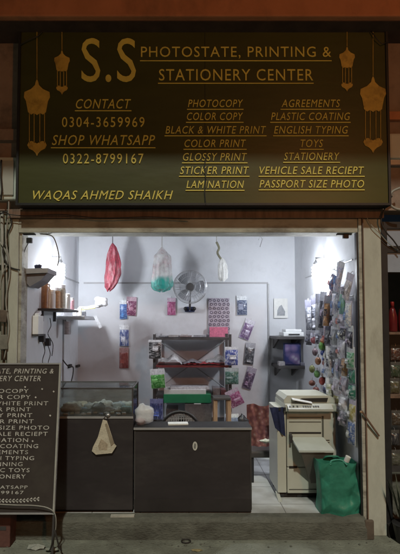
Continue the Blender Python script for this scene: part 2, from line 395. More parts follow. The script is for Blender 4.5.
def stext(s, px0, px1, py0, py1, shear=0, bold=.01, ul=None, mat=None, sp=1.12):
    pm = (py0+py1)/2
    x0, x1, z0, z1 = xx(px0, TY, pm), xx(px1, TY, pm), zz(py1, TY), zz(py0, TY)
    mb = text_mesh(s, x0, x1, z0, z1, TY, .003, shear, bold, sp)
    if ul is not None:
        zu = zz(ul, TY); h = .0055
        part('underline', MB().span(x0-.008, x1+.004, TY, TY+.003, zu-h, zu+h*.4), mat or m_gold, sg)
    o = part('lettering', mb, mat or m_gold, sg); o['label'] = 'gold lettering reading ' + s
    return o
stext('S.S', 81.5, 136, 38, 82, 0, 0, sp=1.05)
stext('PHOTOSTATE, PRINTING &', 141, 331, 46.5, 58.5, 0, 0, 60.5)
stext('STATIONERY CENTER', 159, 313, 69, 80.5, 0, 0, 83)
stext('CONTACT', 76, 131, 99, 108.5, .25, 0, 110.5)
stext('0304-3659969', 62, 144.5, 117, 127, 0, 0, sp=1.2)
stext('SHOP WHATSAPP', 52, 155, 135, 145, .25, 0, 147.5)
stext('0322-8799167', 63, 143.5, 153.5, 163.5, 0, 0, sp=1.2)
stext('WAQAS AHMED SHAIKH', 33, 173, 190.5, 201, .3, 0)
c2 = [('PHOTOCOPY',188,243,99.5),('COLOR COPY',187,243,112.5),('BLACK & WHITE PRINT',165.5,266,126),('COLOR PRINT',184.5,246,139.5),('GLOSSY PRINT',183,247,153),('STICKER PRINT',180,249,166.5),('LAMINATION',186.5,244,180.5)]
c3 = [('AGREEMENTS',281.5,340,99.5),('PLASTIC COATING',271,350,112.5),('ENGLISH TYPING',274,348,126),('TOYS',300.5,323,139.5),('STATIONERY',284,339.5,152.5),('VEHICLE SALE RECIEPT',259.5,364,166.5),('PASSPORT SIZE PHOTO',259.5,364,180)]
for s, a, b, y in c2+c3: stext(s, a, b, y, y+7.6, .22, 0, y+9.6)
def spoly(pts): return [(xx(px, TY, py), zz(py, TY)) for px, py in pts]
def lantern(cx, top, s, pend, tipy):
    B = [(0,0),(1.2,2.5),(2,6),(6,10),(12.5,13),(13,18),(11,22),(9.5,30),(9,33),(6,35.5),(3,34),(0,36)]
    pts = [(cx+x*s, top+y*s) for x, y in B] + [(cx-x*s, top+y*s) for x, y in B[-2:0:-1]]
    mb = MB().prism(spoly(pts), TY, TY+.003)
    ln = part('lantern_drawing', mb, m_gold_dark, sg)
    for dx in (-8,-3,3,8):
        x = cx+dx*s*.95; part('hanging_string', MB().prism(spoly([(x-.28,top+34*s),(x+.28,top+34*s),(x+.28,pend+2*s),(x-.28,pend+2*s)]), TY, TY+.003), m_gold_dark, ln)
    mb = MB().prism(spoly([(cx-.25, 29.5),(cx+.25, 29.5),(cx+.25, top-.3),(cx-.25, top-.3)]), TY, TY+.003)
    part('hanging_string', mb, m_gold_dark, ln)
    P = [(0,2.5),(3,1),(5,0),(8,.5),(9.7,4),(8,7.5),(4,9.5),(1.5,12),(0,15)]
    pts = [(cx+x*s, pend+y*s) for x, y in P] + [(cx-x*s, pend+y*s) for x, y in P[-2:0:-1]]
    part('pendant', MB().prism(spoly(pts), TY, TY+.003), m_gold_dark, ln)
lantern(37, 79, 1.0, 141, 156); lantern(62, 50, .60, 85.5, 94)
lantern(373, 76, 1.0, 138, 153); lantern(347, 46.5, .60, 82.5, 91)
# crack / wire at the lower middle
mb = MB().tube([at(205.5,158,TY-.004), at(204.3,168,TY-.004), at(206,180,TY-.004), at(204.6,192,TY-.004), at(205.6,205,TY-.004)], .0045, 6)
part('crack', mb, m_black, sg)
part('panel_seam', MB().span(xx(205.5,TY)-.0015, xx(205.5,TY)+.0015, SY-.0035, SY-.0022, sz0+.02, sz1-.02), m_black, sg)
# sign hanger cables
solo('sign_cable', MB().tube([at(20,45,SY-.02), at(28,40,SY-.03), at(38,36,SY-.025), at(45,29,SY-.02)], .004, 6), m_cable, 'thin dark cord slung across the top left corner of the sign', 'cord', smooth=True)
solo('sign_cable', MB().tube([at(371,31,SY-.02), at(376,38,SY-.03), at(382,44,SY-.025), at(388,42,SY-.02)], .004, 6), m_cable, 'thin dark cord slung across the top right corner of the sign', 'cord', smooth=True)

# ------------------------------------------------------------------ brackets and cables around the opening
for px, py, lab in ((29.5, 240.5, 'small black bracket hanging under the left end of the lintel'), (345.5, 236, 'small black bracket hanging under the right end of the lintel')):
    p = at(px, py, .03); t = thing('lintel_bracket', lab, 'bracket', p, 'black brackets under the lintel')
    part('clamp', MB().box(p, (.045,.03,.045), bevel=.004), m_black, t)
    part('arm', MB().span(p.x-.075, p.x+.05, .02, .045, FT-.012, FT-.001), m_black, t)
def cable(name, pts, r, mat, label, cat='cable', group=None): return solo(name, MB().tube(smoothp(pts), r, 7), mat, label, cat, group, smooth=True)
def smoothp(pts, n=6):
    P = [Vector(p) for p in pts]; out = []
    for i in range(len(P)-1):
        p0, p1, p2, p3 = P[max(i-1,0)], P[i], P[i+1], P[min(i+2,len(P)-1)]
        for k in range(n):
            t = k/n
            out.append(.5*((2*p1)+(p2-p0)*t+(2*p0-5*p1+4*p2-p3)*t*t+(3*p1-p0-3*p2+p3)*t**3))
    out.append(P[-1]); return out
cable('hanging_cable', [at(40,234,.03), at(52,236,.05), at(57,246,.08), at(59,258,.12), at(57,268,.3)], .005, m_cable_w, 'grey cable curving down from the lintel to the left bulb')
cable('hanging_cable', [at(29,242,.04), at(25,250,.05), at(23,259,.06), at(24,268,.1)], .004, m_cable, 'thin black cable hanging from the left bracket to the corner shelf')
cable('wall_cable', [at(0,214,-.03), at(7,212,-.04), at(12,222,-.04), at(7,236,-.03), at(3,252,-.03), at(9,266,-.03), at(20,270,-.03)], .006, m_cable, 'black cable looping across the grimy wall left of the pillar')
cable('wall_cable', [at(9,200,-.04), at(8.5,214,-.04), at(6,240,-.04), at(10,270,-.035), at(6,300,-.035), at(9,330,-.03), at(4,360,-.02)], .006, m_cable_w, 'grey cable running down the edge of the left pillar')
cable('wall_cable', [at(0,242,-.02), at(5,250,-.03), at(8,262,-.03), at(2,276,-.02), at(0,290,-.02)], .005, m_cable_w, 'short grey cable bulging out of the frame on the left wall')
cable('ledge_cable', [at(-5,212,-.07), at(25,216,-.07), at(60,214.5,-.07), at(100,218,-.07), at(150,217,-.07), at(190,219,-.065)], .004, m_cable, 'black cable lying along the ledge under the sign')
cable('wall_cable', [at(392,196,-.08), at(386,206,-.08), at(381,220,-.07), at(386,232,-.06), at(393,240,-.05), at(400,250,-.04)], .006, m_cable, 'black cable drooping below the right end of the sign')
cable('wall_cable', [at(400,188,-.09), at(392,192,-.10), at(388,201,-.10), at(394,208,-.10), at(402,210,-.10)], .010, m_cable_w, 'thick grey cable bundle looped at the right edge below the sign')
cable('wall_cable', [at(366,216,-.04), at(372,226,-.04), at(380,234,-.04), at(388,243,-.03), at(398,250,-.02)], .003, m_cable_w, 'thin grey wire slanting across the top of the right pillar')
# wooden hook on right pillar
hk = thing('wooden_latch', 'small slanted wooden latch nailed to the brown trim of the right pillar', 'latch', at(368,420,-.05))
p0, p1 = at(361.5,411,-.06), at(379,436,-.04)
part('bar', MB().tube([p0, p1], .008, 6), m_wood, hk); part('peg', MB().ball(at(361,412,-.065), .011), m_wood_pale, hk, smooth=True)

# ------------------------------------------------------------------ display case (left counter)
CYF = .03
dc = thing('display_counter', 'tall dark counter with a glass display top on the left of the shop', 'display counter', (xx(95,CYF,450), .22, ZF))
dx0, dx1 = XL+.03, xx(133, CYF, 450); dz0, dzg, dz1 = ZF+.025, zz(417, CYF), zz(388, CYF)
dy1 = CYF+.42
part('cabinet_body', MB().span(dx0, dx1, CYF, dy1, dz0+.001, dzg, bevel=.004), m_panel, dc)
part('plinth', MB().span(dx0+.02, dx1-.02, CYF+.03, dy1-.02, ZF+.001, dz0), m_darkgap, dc)
part('glass_top', MB().span(dx0+.02, dx1-.02, CYF+.012, dy1-.012, dz1-.012, dz1-.004), m_glass, dc)
part('front_glass', MB().span(dx0+.012, dx1-.014, CYF+.003, CYF+.007, dzg+.002, dz1-.012), m_glass, dc)
part('side_glass', MB().span(dx1-.012, dx1-.006, CYF+.014, dy1-.014, dzg+.002, dz1-.014), m_glass, dc)
part('back_panel', MB().span(dx0+.014, dx1-.016, dy1-.008, dy1, dzg+.002, dz1-.014), m_glass, dc)
mb = MB()
for x in (dx0+.006, dx1-.006):
    for y in (CYF+.006, dy1-.006): mb.span(x-.006, x+.006, y-.006, y+.006, dzg+.001, dz1)
mb.span(dx0+.0125, dx1-.0125, CYF, CYF+.012, dz1-.010, dz1+.002); mb.span(dx0+.0125, dx1-.0125, dy1-.012, dy1, dz1-.010, dz1+.002)
mb.span(dx0, dx0+.012, CYF+.0125, dy1-.0125, dz1-.010, dz1+.002); mb.span(dx1-.012, dx1, CYF+.0125, dy1-.0125, dz1-.010, dz1+.002)
part('metal_frame', mb, m_shelf, dc)
part('edge_strip', MB().span(dx0, dx1, CYF-.006, CYF-.001, dzg-.012, dzg+.006), m_trim, dc)
# goods inside the case
def lump(c, r, s, mat, name, label, cat, group=None, seed=0):
    mb = MB().ball(c, r, s, 18); rn = random.Random(seed)
    ph = [rn.uniform(0,6) for _ in range(6)]
    for v in mb.bm.verts:
        d = v.co-Vector(c); k = 1+.13*math.sin(d.x/r*5+ph[0])+.11*math.sin(d.y/r*6+ph[1])+.12*math.sin(d.z/r*7+ph[2])+.07*math.sin((d.x+d.z)/r*13+ph[3])
        v.co = Vector(c)+d*k
    return solo(name, mb, mat, label, cat, group, smooth=True)
gi = [(72,409,.058,(.62,.60,.55),'crumpled off-white bundle at the left end inside the glass display case'),
      (83,413,.028,(.16,.33,.5),'small blue tin inside the glass case near its left end'),
      (99,408,.042,(.10,.10,.11),'dark grey case standing in the middle of the glass display'),
      (108,406,.036,(.42,.43,.44),'round pale grey item in the middle of the glass display'),
      (118,411,.030,(.55,.56,.5),'small beige packet bundle right of centre in the glass display'),
      (126,409,.036,(.28,.42,.42),'teal-white packet at the right end of the glass display')]
for i,(px,py,r,c,lab) in enumerate(gi):
    p = at(px,py,.2); p.z = dzg+r*.80
    r *= 1.25; lump(p, r, (1.35,.9,.62 if i!=2 else .95), plastic(c,.4), 'display_item', lab, 'goods', 'goods inside the glass display case', i)
for i in range(9):
    p = at(68+i*7.3, 405+2.5*(i%3), .33-.05*(i%2)); c = ((.75,.74,.70),(.68,.69,.72),(.75,.70,.62),(.5,.55,.62))[i%4]; r0 = .036+.006*(i%3)
    p.z = dzg+r0*.8*(1.5 if i%2 else .9)
    lump(p, r0, (1.3,.8,.9), plastic(c,.4), 'wrapped_bundle', 'pale crumpled stationery bundle heaped at the back of the glass display case', 'bundle', 'pale bundles heaped at the back of the display case', 60+i)
for i in range(11):
    px = 66+i*5.8; p = at(px, 414, .10+.03*(i%3)); 
    solo('small_item', MB().box((p.x,p.y,dzg+.010+.002*(i%2)), (.034,.03,.016), (0,0,random.uniform(-.7,.7)), bevel=.003), plastic(random.choice([(.6,.6,.56),(.2,.3,.5),(.5,.2,.2),(.5,.55,.4),(.7,.7,.7)])),
         'small loose stationery piece lying at the front of the glass display case', 'stationery', 'loose pieces at the front of the display case')
# item on top of case strip
# paper bag hanging on the case
hb = thing('paper_tag', 'cream triangular paper bag hanging on the front of the dark display counter', 'paper bag', at(105,454,CYF-.02))
def hp(pts, y): return [tuple((at(px,py,y).x, at(px,py,y).z)) for px,py in pts]
part('bag_body', MB().prism(hp([(103,419.5),(107,421),(114.5,444),(116.5,446),(112,453),(96,454.5),(92,451),(93,447),(98,437)], CYF-.018), CYF-.022, CYF-.012), M('cream_paper', (.60,.55,.44), .8, .2, 16, dirt=(.33,.27,.18), dirt_amt=.6, dirt_scale=10, bump=.4), hb)
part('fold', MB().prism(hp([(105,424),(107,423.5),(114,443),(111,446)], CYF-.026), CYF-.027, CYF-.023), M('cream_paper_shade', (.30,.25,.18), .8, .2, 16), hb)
part('string', MB().tube([at(103,420,CYF-.014), at(106,415,CYF-.008), at(109,420,CYF-.014)], .003, 6), m_cable, hb)
mb = MB().prism(hp([(98,446),(101,439),(108,444),(107,450),(99,450)], CYF-.0235), CYF-.0235, CYF-.0225)
part('print_patch', mb, M('faded_print', (.42,.35,.26), .8, .4, 60), hb)
# mount on top of strip (knob)
kn = at(108,415,CYF-.01)
solo('glass_clip', MB().ball(kn, .018, (1.2,.8,.8)), m_steel, 'small round metal lock on the lower edge of the display glass', 'lock', smooth=True)

# ------------------------------------------------------------------ front counter
fc = thing('front_counter', 'low wide dark brown counter with pale top edge in the middle', 'counter', (.08,.15,ZF))
cx0, cx1 = xx(134.5, CYF, 450), xx(251, CYF, 450); cz1 = zz(427, CYF); cy1 = CYF+.22
part('front_panel', MB().span(cx0, cx1, CYF, CYF+.02, ZF+.03, cz1-.022), m_panel, fc)
part('side_panel', MB().span(cx0, cx0+.02, CYF+.021, cy1, ZF+.001, cz1-.022), m_panel, fc)
part('side_panel', MB().span(cx1-.02, cx1, CYF+.021, cy1, ZF+.001, cz1-.022), m_panel, fc)
part('back_panel', MB().span(cx0+.021, cx1-.021, cy1-.02, cy1, ZF+.001, cz1-.022), m_panel, fc)
part('countertop', MB().span(cx0-.008, cx1+.008, CYF-.010, cy1, cz1-.021, cz1-.002, bevel=.003), M('dark_top', (.022,.020,.021), .6, .3, 6), fc)
part('edge_strip', MB().span(cx0-.006, cx1+.006, CYF-.016, CYF-.011, cz1-.020, cz1-.003), m_trim, fc)
part('kick_board', MB().span(cx0+.001, cx1-.001, CYF-.005, CYF-.001, ZF+.015, zz(499,CYF)), M('kick_laminate', (.034,.029,.03), .4, .2, 5), fc)
part('corner_strip', MB().span(cx0-.003, cx0+.008, CYF-.004, CYF-.001, ZF+.03, cz1-.023), m_shelf, fc)
part('corner_strip', MB().span(cx1-.008, cx1+.003, CYF-.004, CYF-.001, ZF+.03, cz1-.023), m_shelf, fc)
em = at(195,446,CYF-.004)
e = part('emblem_sticker', MB().lathe([(.021,0),(.021,.002)], (0,0,0), 20), M('silver_sticker', (.60,.60,.56), .4, .3, 120), fc, local=True)
e.rotation_euler = (R(90),0,0); e.scale = (.95,1.75,1); e.location = em - fc.location
e2 = part('emblem_ring', MB().lathe([(.013,0),(.013,.001)], (0,0,0), 20), M('grey_sticker', (.22,.22,.21), .5, .6, 200), fc, local=True)
e2.rotation_euler = (R(90),0,0); e2.scale = (.8,1.75,1); e2.location = em - fc.location + Vector((0,-.002,0))
# paper on counter
pp = at(178,425.5,.12)
solo('paper_stack', MB().box((pp.x,.13,cz1+.006), (.17,.08,.013), (0,0,.08), bevel=.002), m_paper, 'small white paper stack lying on the front counter', 'paper')
# pale plank lying under the counters
p = at(123,516,-.01)
solo('pale_strip', MB().box((p.x,-.03,ZF+.006), (.19,.035,.012), (0,0,.02)), M('pale_board', (.45,.43,.38), .7, .2, 20), 'short pale strip of wood lying on the step below the display counter', 'wood strip')

# white plastic bag
lump(at(144,414.5,.14), .075, (1.1,.8,1.25), m_glassy, 'plastic_bag', 'crumpled translucent white plastic bag at the left end of the front counter', 'plastic bag', None, 5)
lump(at(140,421,.12), .035, (1.1,.8,.8), plastic((.55,.35,.4)), 'wrapped_sweets', 'pinkish wrapped bundle inside the white plastic bag on the counter', 'bundle', None, 9)

# ------------------------------------------------------------------ plastic chair behind counter
ch = thing('plastic_chair', 'black plastic chair with an arched lattice back behind the front counter', 'chair', (xx(180,.62,420), .62, ZF))
cxx = ch.location.x; zt_ = zz(411.5,.62)
def arc(r, z0, k=1.0, y=.62): return [(cxx+r*math.cos(a)*1.0, y, z0+ (zt_-z0)*math.sin(a)) for a in [math.pi*i/16 for i in range(17)]]
part('back_frame', MB().tube(arc(.21, .62), .014), m_black, ch, smooth=True)
mb = MB()
for i in range(-8, 9):
    x = i*.024
    zmax = .62+(zt_-.62)*math.sqrt(max(0,1-(x/.21)**2))
    mb.tube([(cxx+x-.03, .622, .64), (cxx+x*.98, .622, zmax)], .0035, 5); mb.tube([(cxx+x+.03, .628, .64), (cxx+x*.98, .628, zmax)], .0035, 5)
for z in (.68,.72,.76,.80,.84,.88):
    w = .21*math.sqrt(max(0,1-((z-.62)/(zt_-.62))**2)) if z < zt_ else 0
    if w > .02: mb.tube([(cxx-w,.625,z),(cxx+w,.625,z)], .0035, 5)
part('back_lattice', mb, m_trim, ch)
part('seat', MB().box((cxx,.82,.60), (.43,.40,.03), bevel=.01), m_black, ch)
for sx in (-1,1):
    for y in (.64,1.0): part('leg', MB().cyl((cxx+sx*.2,y,ZF), (cxx+sx*.18,y,.585), .016), m_black, ch)

# ------------------------------------------------------------------ storage rack in the back
RY0, RY1 = 1.50, 1.90
rk = thing('storage_rack', 'dark metal storage rack standing against the back wall', 'rack', (xx(192,RY0,400), 1.7, ZF))
rx0, rx1 = xx(154.5,RY0,370), xx(230,RY0,370)
rt = zz(336, RY0)
for x in (rx0, rx1):
    for y in (RY0, RY1): part('post', MB().span(x-.017, x+.017, y-.017, y+.017, ZF, rt+.02), m_shelf, rk)
for k,(py,mat) in enumerate(((338,m_shelf),(365.5,m_redshelf),(396,m_shelf),(425,m_shelf))):
    z = zz(py, RY0)
    part('shelf', MB().span(rx0+.018, rx1-.018, RY0-.01, RY1+.01, z-.022, z+.003), mat, rk)
z2, z3 = zz(339, RY0), zz(363, RY0); z4 = zz(393, RY0)
mb = MB(); mb.tube([(rx0+.02,RY1-.03,z2-.03),(rx1-.02,RY1-.03,z4)], .007,6); mb.tube([(rx1-.02,RY1-.045,z2-.03),(rx0+.02,RY1-.045,z4)], .007,6)
part('cross_brace', mb, m_trim, rk)
# goods on rack
def bx(name, px0, px1, py0, py1, Y, dep, mat, label, cat, rot=0, bev=.003, group=None):
    a = at(px0,py1,Y); b = at(px1,py0,Y); c = ((a.x+b.x)/2, Y+dep/2, (a.z+b.z)/2)
    return solo(name, MB().box(c, (b.x-a.x, dep, b.z-a.z), (0,0,rot), bevel=bev), mat, label, cat, group)
bx('green_box', 163.5, 211, 394.5, 403, RY0-.04, .28, m_greenbox, 'long green box on the third shelf of the back rack', 'box')
# shelf under box
bx('paper_ream', 164, 206, 389.6, 394.2, RY0-.02, .25, m_paper, 'flat stack of white paper on top of the green box', 'paper')
bx('paper_ream', 170, 209, 387.0, 389.4, RY0+.0, .22, plastic((.6,.6,.62)), 'thin grey-white paper pad topmost on the green box', 'paper', .04)
bx('white_tag', 194, 201, 403.6, 405, RY0-.05, .02, m_paper, 'small white label strip under the green box', 'label')
rn = random.Random(4)
for i,(px0,px1,h,c,lab) in enumerate(((159,168,1.4,(.2,.2,.22),'dark flat carton at the left end of the rack top'),(169,179,2.2,(.35,.33,.33),'grey folder pile left of centre on the rack top'),(180,192,1.7,(.25,.2,.2),'brown-grey folder pile in the centre of the rack top'),(194,206,2.0,(.3,.3,.33),'grey papers right of centre on the rack top'))):
    bx('folder_pile', px0, px1, 337.3-h, 337.2, RY0+.02, .2, plastic(c), lab, 'folders', rn.uniform(-.1,.1))
for i,(px0,px1,h,c,lab) in enumerate(((156,161,3.4,(.4,.4,.42),'small pale box at the far left end of the rack top'),(181,188,3.0,(.45,.42,.42),'pale folder stack behind the centre of the rack top'),(207,209,2.6,(.1,.1,.12),'small dark box beside the pink pouch on the rack top'))):
    bx('folder_pile', px0, px1, 337.3-h, 337.2, RY0+.23, .12, plastic(c), lab, 'folders', rn.uniform(-.1,.1))
for i,(px0,px1,c,lab) in enumerate(((166,178,(.13,.12,.13),'dark folder box at the left of the bottom rack shelf'),(186,199,(.2,.17,.16),'brown-grey folder box in the centre of the bottom rack shelf'),(201,212,(.10,.10,.13),'black folder box at the right of the bottom rack shelf'))):
    bx('folder_box', px0, px1, 409+i, 424.5, RY0+.02, .25, plastic(c), lab, 'box')
for i,(px0,px1,py0,c,lab) in enumerate(((213,220,388,(.35,.34,.36),'grey box beside the green box on the third rack shelf'),(221,226,390,(.25,.12,.13),'small maroon box at the right end of the third rack shelf'))):
    bx('small_carton', px0, px1, py0, 395.4, RY0+.05, .2, plastic(c), lab, 'box')
# crumpled sheets on 2nd shelf
def sheetpile(px0, px1, pytop, pybot, Y, mat, label, seed, name='crumpled_sheet', cat='paper'):
    rn = random.Random(seed); a = at(px0,pybot,Y); b = at(px1,pytop,Y); ph = [rn.uniform(0,6) for _ in range(4)]
    def fn(u,v):
        x = a.x+(b.x-a.x)*u; h = (b.z-a.z)*(math.sin(math.pi*min(1,max(0,u)))**.6)*(.75+.25*math.sin(u*9+ph[0]))*(math.sin(math.pi*(.08+.84*v))**.5)
        return (x, Y+.24*v, a.z+max(0,h)+.004*math.sin(u*40+v*15+ph[1]))
    return solo(name, MB().grid(fn, 24, 8), mat, label, cat, smooth=True)
sheetpile(157, 182, 353.5, 364.5, RY0+.0, plastic((.72,.73,.75)), 'crumpled grey-white sheets on the left of the second rack shelf', 3)
sheetpile(181, 206, 359.5, 364.5, RY0+.0, plastic((.22,.2,.22)), 'dark crumpled wrapping in the middle of the second rack shelf', 5)
sheetpile(205, 229, 354.5, 364.5, RY0+.0, plastic((.42,.42,.43)), 'grey wrapped bundle at the right of the second rack shelf', 7)
sheetpile(184, 221, 362.0, 364.9, RY0-.02, plastic((.42,.05,.06)), 'dark red folded cloth along the front of the second rack shelf', 8, 'folded_cloth', 'cloth')
# wooden leg / stool piece below
st = thing('wooden_stool', 'brown wooden stool standing in front of the rack behind the counter', 'stool', (xx(215,1.2,420),1.25,ZF))
sxx = st.location.x; zq = zz(397,1.2)
part('seat', MB().span(sxx-.02, sxx+.17, 1.15, 1.35, zq-.025, zq, bevel=.004), m_shelf, st)
for dx, dy in ((0,0),(.15,0),(0,.16),(.15,.16)): part('leg', MB().span(sxx-.015+dx, sxx+.025+dx, 1.165+dy, 1.195+dy, ZF, zq-.026), m_wood_pale, st)
# storage behind the counter (dark cartons low)
bx('carton', 185, 212, 404, 424, 1.45, .3, plastic((.10,.085,.085)), 'dark carton low on the rack behind the chair', 'box')
lump(at(243,424,.9), .075, (.8,.8,1.3), plastic((.035,.035,.04)), 'helmet', 'black rounded bag between the counter and the floral chair', 'bag', None, 12)

# ------------------------------------------------------------------ hanging packs
PK = 'blister packs hanging inside the shop'
def pack(px, py0, py1, w, Y, body, label, header=(.72,.74,.78), tilt=0, yaw=0, X=None, hdr=.22, two=None, group=PK, name='hanging_packet', thick=.022, pitch=0, dims=None, pos=None):
    """hangs from its top point; w in photo pixels"""
    if pos is not None: top = Vector(pos); sc_ = 100
    elif X is None: top = at(px, py0, Y); sc_ = F/(Y+D)
    else: top = atX(px, py0, X); sc_ = F/(top.y+D)
    Wm = w/sc_; Hm = (py1-py0)/sc_
    if dims: Wm, Hm = dims
    g_ = sum(body)/3; body = tuple((x*.75+g_*.25)*(.78 if g_ < .4 else 1) for x in body)
    sd = int(px*31+py0*7+Wm*977)
    t = thing(name, label, 'packet', top, group, (pitch, tilt, yaw))
    rn = random.Random(int(px*31+py0*7))
    a, b, c_ = rn.uniform(0,6), rn.uniform(0,6), rn.uniform(.6,1.3)
    # pillowed pouch
    z0, z1 = -Hm, -Hm*hdr
    def fr(u, v):
        e = (math.sin(math.pi*u)**.5)*(math.sin(math.pi*v)**.5)
        return (-Wm/2+Wm*u, -thick*e*(.75+.25*math.sin(u*7*c_+a)*math.sin(v*8+b)), z0+(z1-z0)*v)
    part('pouch', MB().grid(fr, 9, 11), printmat(body, two or header, sd), t, smooth=True, local=True)
    q = MB().box((0,.003,(-Hm)/2), (Wm*1.08,.003,Hm*1.02)); part('backing_card', q, plastic(header,.5), t, local=True)
    if two:
        ux, vx = rn.uniform(.08,.4), rn.uniform(.1,.5); uw, vw = rn.uniform(.3,.5), rn.uniform(.16,.38)
        def f2(u, v):
            return (-Wm/2+Wm*(ux+uw*u), -thick*(1.05+.12*math.sin(v*7+a)), z0+(z1-z0)*(vx+vw*v))
        part('printed_label', MB().grid(f2, 4, 5), printmat(two, body, sd+3, 50), t, local=True)
    if rn.random() < 2: 
        k = MB().tube([(0,.0,-.008),(0,.004,.012),(0,.02,.02)], .0022, 5); part('hook', k, m_steel, t, local=True)
    return t
BWY = YB-.02
W_ = (.72,.74,.78)
pack(123.6,300,319,7.5,BWY,(.03,.13,.45),'narrow blue packet hanging left of the dark pink one below the red bag',two=(.1,.3,.65))
pack(131.8,297,315.5,9.5,BWY,(.22,.03,.12),'dark pink packet hanging beside the narrow blue one on the back wall',(.45,.3,.36),.05,two=(.5,.25,.35))
pack(124.3,325,346,9,BWY,(.04,.09,.34),'blue and white packet hanging above the red packet on the back wall',two=(.7,.72,.8))
pack(124,348,368,8.5,BWY,(.32,.04,.035),'dark red packet hanging lowest left on the back wall',(.35,.2,.2),two=(.4,.1,.08))
pack(171.5,298,315,8,BWY,(.45,.05,.22),'magenta packet hanging on the back wall below the fan',(.6,.45,.55),two=(.6,.2,.4))
pack(242,296,315,10,BWY,(.09,.13,.25),'slate blue packet in a white sleeve right of the ring card',two=(.25,.3,.42))
pack(251,320,340,9.5,BWY,(.2,.1,.28),'purple packet hanging tilted on the back wall above the grey packet',(.6,.6,.68),.38,two=(.4,.35,.5))
pack(250.8,343,364,9,BWY,(.06,.065,.08),'dark grey packet hanging on the back wall right of the rack',(.35,.36,.4),.12,two=(.2,.22,.25))
pack(252.5,368,389,8.5,BWY,(.12,.07,.15),'dull violet packet hanging lowest on the back wall right of the rack',(.35,.32,.4),.3,two=(.3,.2,.35))
RF = RY0-.05
pack(155,340,358.5,12,RF,(.05,.05,.055),'black and white packet hanging topmost on the left rack post',two=(.7,.7,.72),hdr=.12)
pack(157,369,388,13.5,RF,(.05,.42,.04),'bright green packet hanging in the middle of the left rack post',hdr=.3,tilt=-.08,two=(.25,.6,.2))
pack(156.5,399,419,12,RF,(.015,.025,.14),'navy blue packet hanging lowest on the left rack post',(.2,.22,.4),two=(.05,.08,.3))
pack(231.5,347,365,12.5,RF,(.05,.09,.4),'white packet with a blue stripe hanging topmost on the right rack post',hdr=.15,two=(.75,.77,.8))
pack(231.8,368,384,13,RF,(.06,.2,.15),'dull green packet hanging second on the right rack post',(.45,.5,.5),two=(.3,.4,.38))
pack(231,390,407,13,RF,(.4,.05,.22),'tilted pink packet hanging third on the right rack post',(.6,.5,.6),-.45,two=(.6,.4,.55))
pack(231.5,414,430,13,RF,(.2,.24,.34),'pale packet with grey-blue print hanging lowest on the right rack post',two=(.1,.12,.25))

# dotted bubble sheet and pink pack
a = at(208.5,337,BWY); b = at(229.5,298,BWY)
ds = thing('toy_card', 'tall pale card of dark ring shapes hanging on the back wall right of the fan', 'toy card', ((a.x+b.x)/2, BWY, a.z))
part('backing_card', MB().box(((a.x+b.x)/2, BWY, (a.z+b.z)/2), (b.x-a.x, .008, b.z-a.z), bevel=.002), plastic((.42,.38,.44),.4), ds)
k = 0
for r in range(9):
    for c in range(5):
        x = a.x+.028+c*(b.x-a.x-.056)/4+(.011 if r%2 else -.006); z = b.z-.03-r*(b.z-a.z-.075)/8.2
        mb = MB(); mb.tube([(x+.016*math.cos(t), BWY-.008, z+.016*math.sin(t)) for t in [i*math.pi/4 for i in range(9)]], .0042, 5)
        part('ring', mb, plastic((.13,.10,.15)), ds)
pk = bx('pink_pouch', 209.5, 228, 327, 337.5, BWY-.06, .03, plastic((.62,.18,.28)), 'pink pouch leaning at the foot of the ring card on top of the rack', 'pouch', 0, .008)
# white poster
a = at(274,318,BWY); b = at(287.5,298.5,BWY)
ps = thing('wall_poster', 'small white poster with a grey drawing above the corner shelves', 'poster', ((a.x+b.x)/2,BWY,a.z))
part('sheet', MB().box(((a.x+b.x)/2,BWY,(a.z+b.z)/2),(b.x-a.x,.004,b.z-a.z)), m_paper, ps)
cx_, z_ = (a.x+b.x)/2, a.z
part('drawing', MB().prism([(cx_-.05,z_+.03),(cx_+.05,z_+.03),(cx_+.055,z_+.08),(cx_+.03,z_+.13),(cx_+.01,z_+.17),(cx_-.02,z_+.15),(cx_-.045,z_+.10)], BWY-.005, BWY-.003), plastic((.22,.23,.25)), ps)

# ------------------------------------------------------------------ fan
fp = at(190,287,1.72)
fn_ = thing('wall_fan', 'grey wall fan with a round wire guard on the back wall', 'fan', (fp.x,YB,fp.z-.3))
mb = MB(); rad = .205
for ring in (rad, rad*.93, rad*.62, rad*.32):
    off = -.045*(1-(ring/rad)**2)
    mb.tube([(fp.x+ring*math.cos(t), fp.y+off-.02, fp.z+ring*math.sin(t)) for t in [i*2*math.pi/32 for i in range(33)]], .003 if ring<rad else .0055, 5)
for i in range(40):
    t = i*2*math.pi/40
    mb.tube([(fp.x+q*math.cos(t+.25*(1-q/rad)), fp.y-.02-.045*(1-(q/rad)**2), fp.z+q*math.sin(t+.25*(1-q/rad))) for q in (.04,.09,.15,rad)], .0016, 4)
part('front_guard', mb, m_steel, fn_)
mb = MB()
for i in range(30):
    t = i*2*math.pi/30
    mb.tube([(fp.x+q*math.cos(t), fp.y+.04*(1-(q/rad)**2), fp.z+q*math.sin(t)) for q in (.04,.12,rad)], .0016, 4)
part('rear_guard', mb, m_steel, fn_)
for k in range(3):
    def bl(u, v, k=k):
        rr = .04+.14*u; t = k*2*math.pi/3+ (v-.5)*(.9+.3*math.sin(u*3))
        return (fp.x+rr*math.cos(t), fp.y+.0+(v-.5)*.035, fp.z+rr*math.sin(t))
    part('blade', MB().grid(bl, 6, 6), M('fan_blade', (.30,.31,.34), .4), fn_, smooth=True)
part('motor', MB().cyl((fp.x,fp.y+.02,fp.z),(fp.x,fp.y+.14,fp.z),.055,.045,20), m_black, fn_, smooth=False)
part('hub', MB().cyl((fp.x,fp.y-.075,fp.z),(fp.x,fp.y-.03,fp.z),.045,.05,20), m_shelf, fn_)
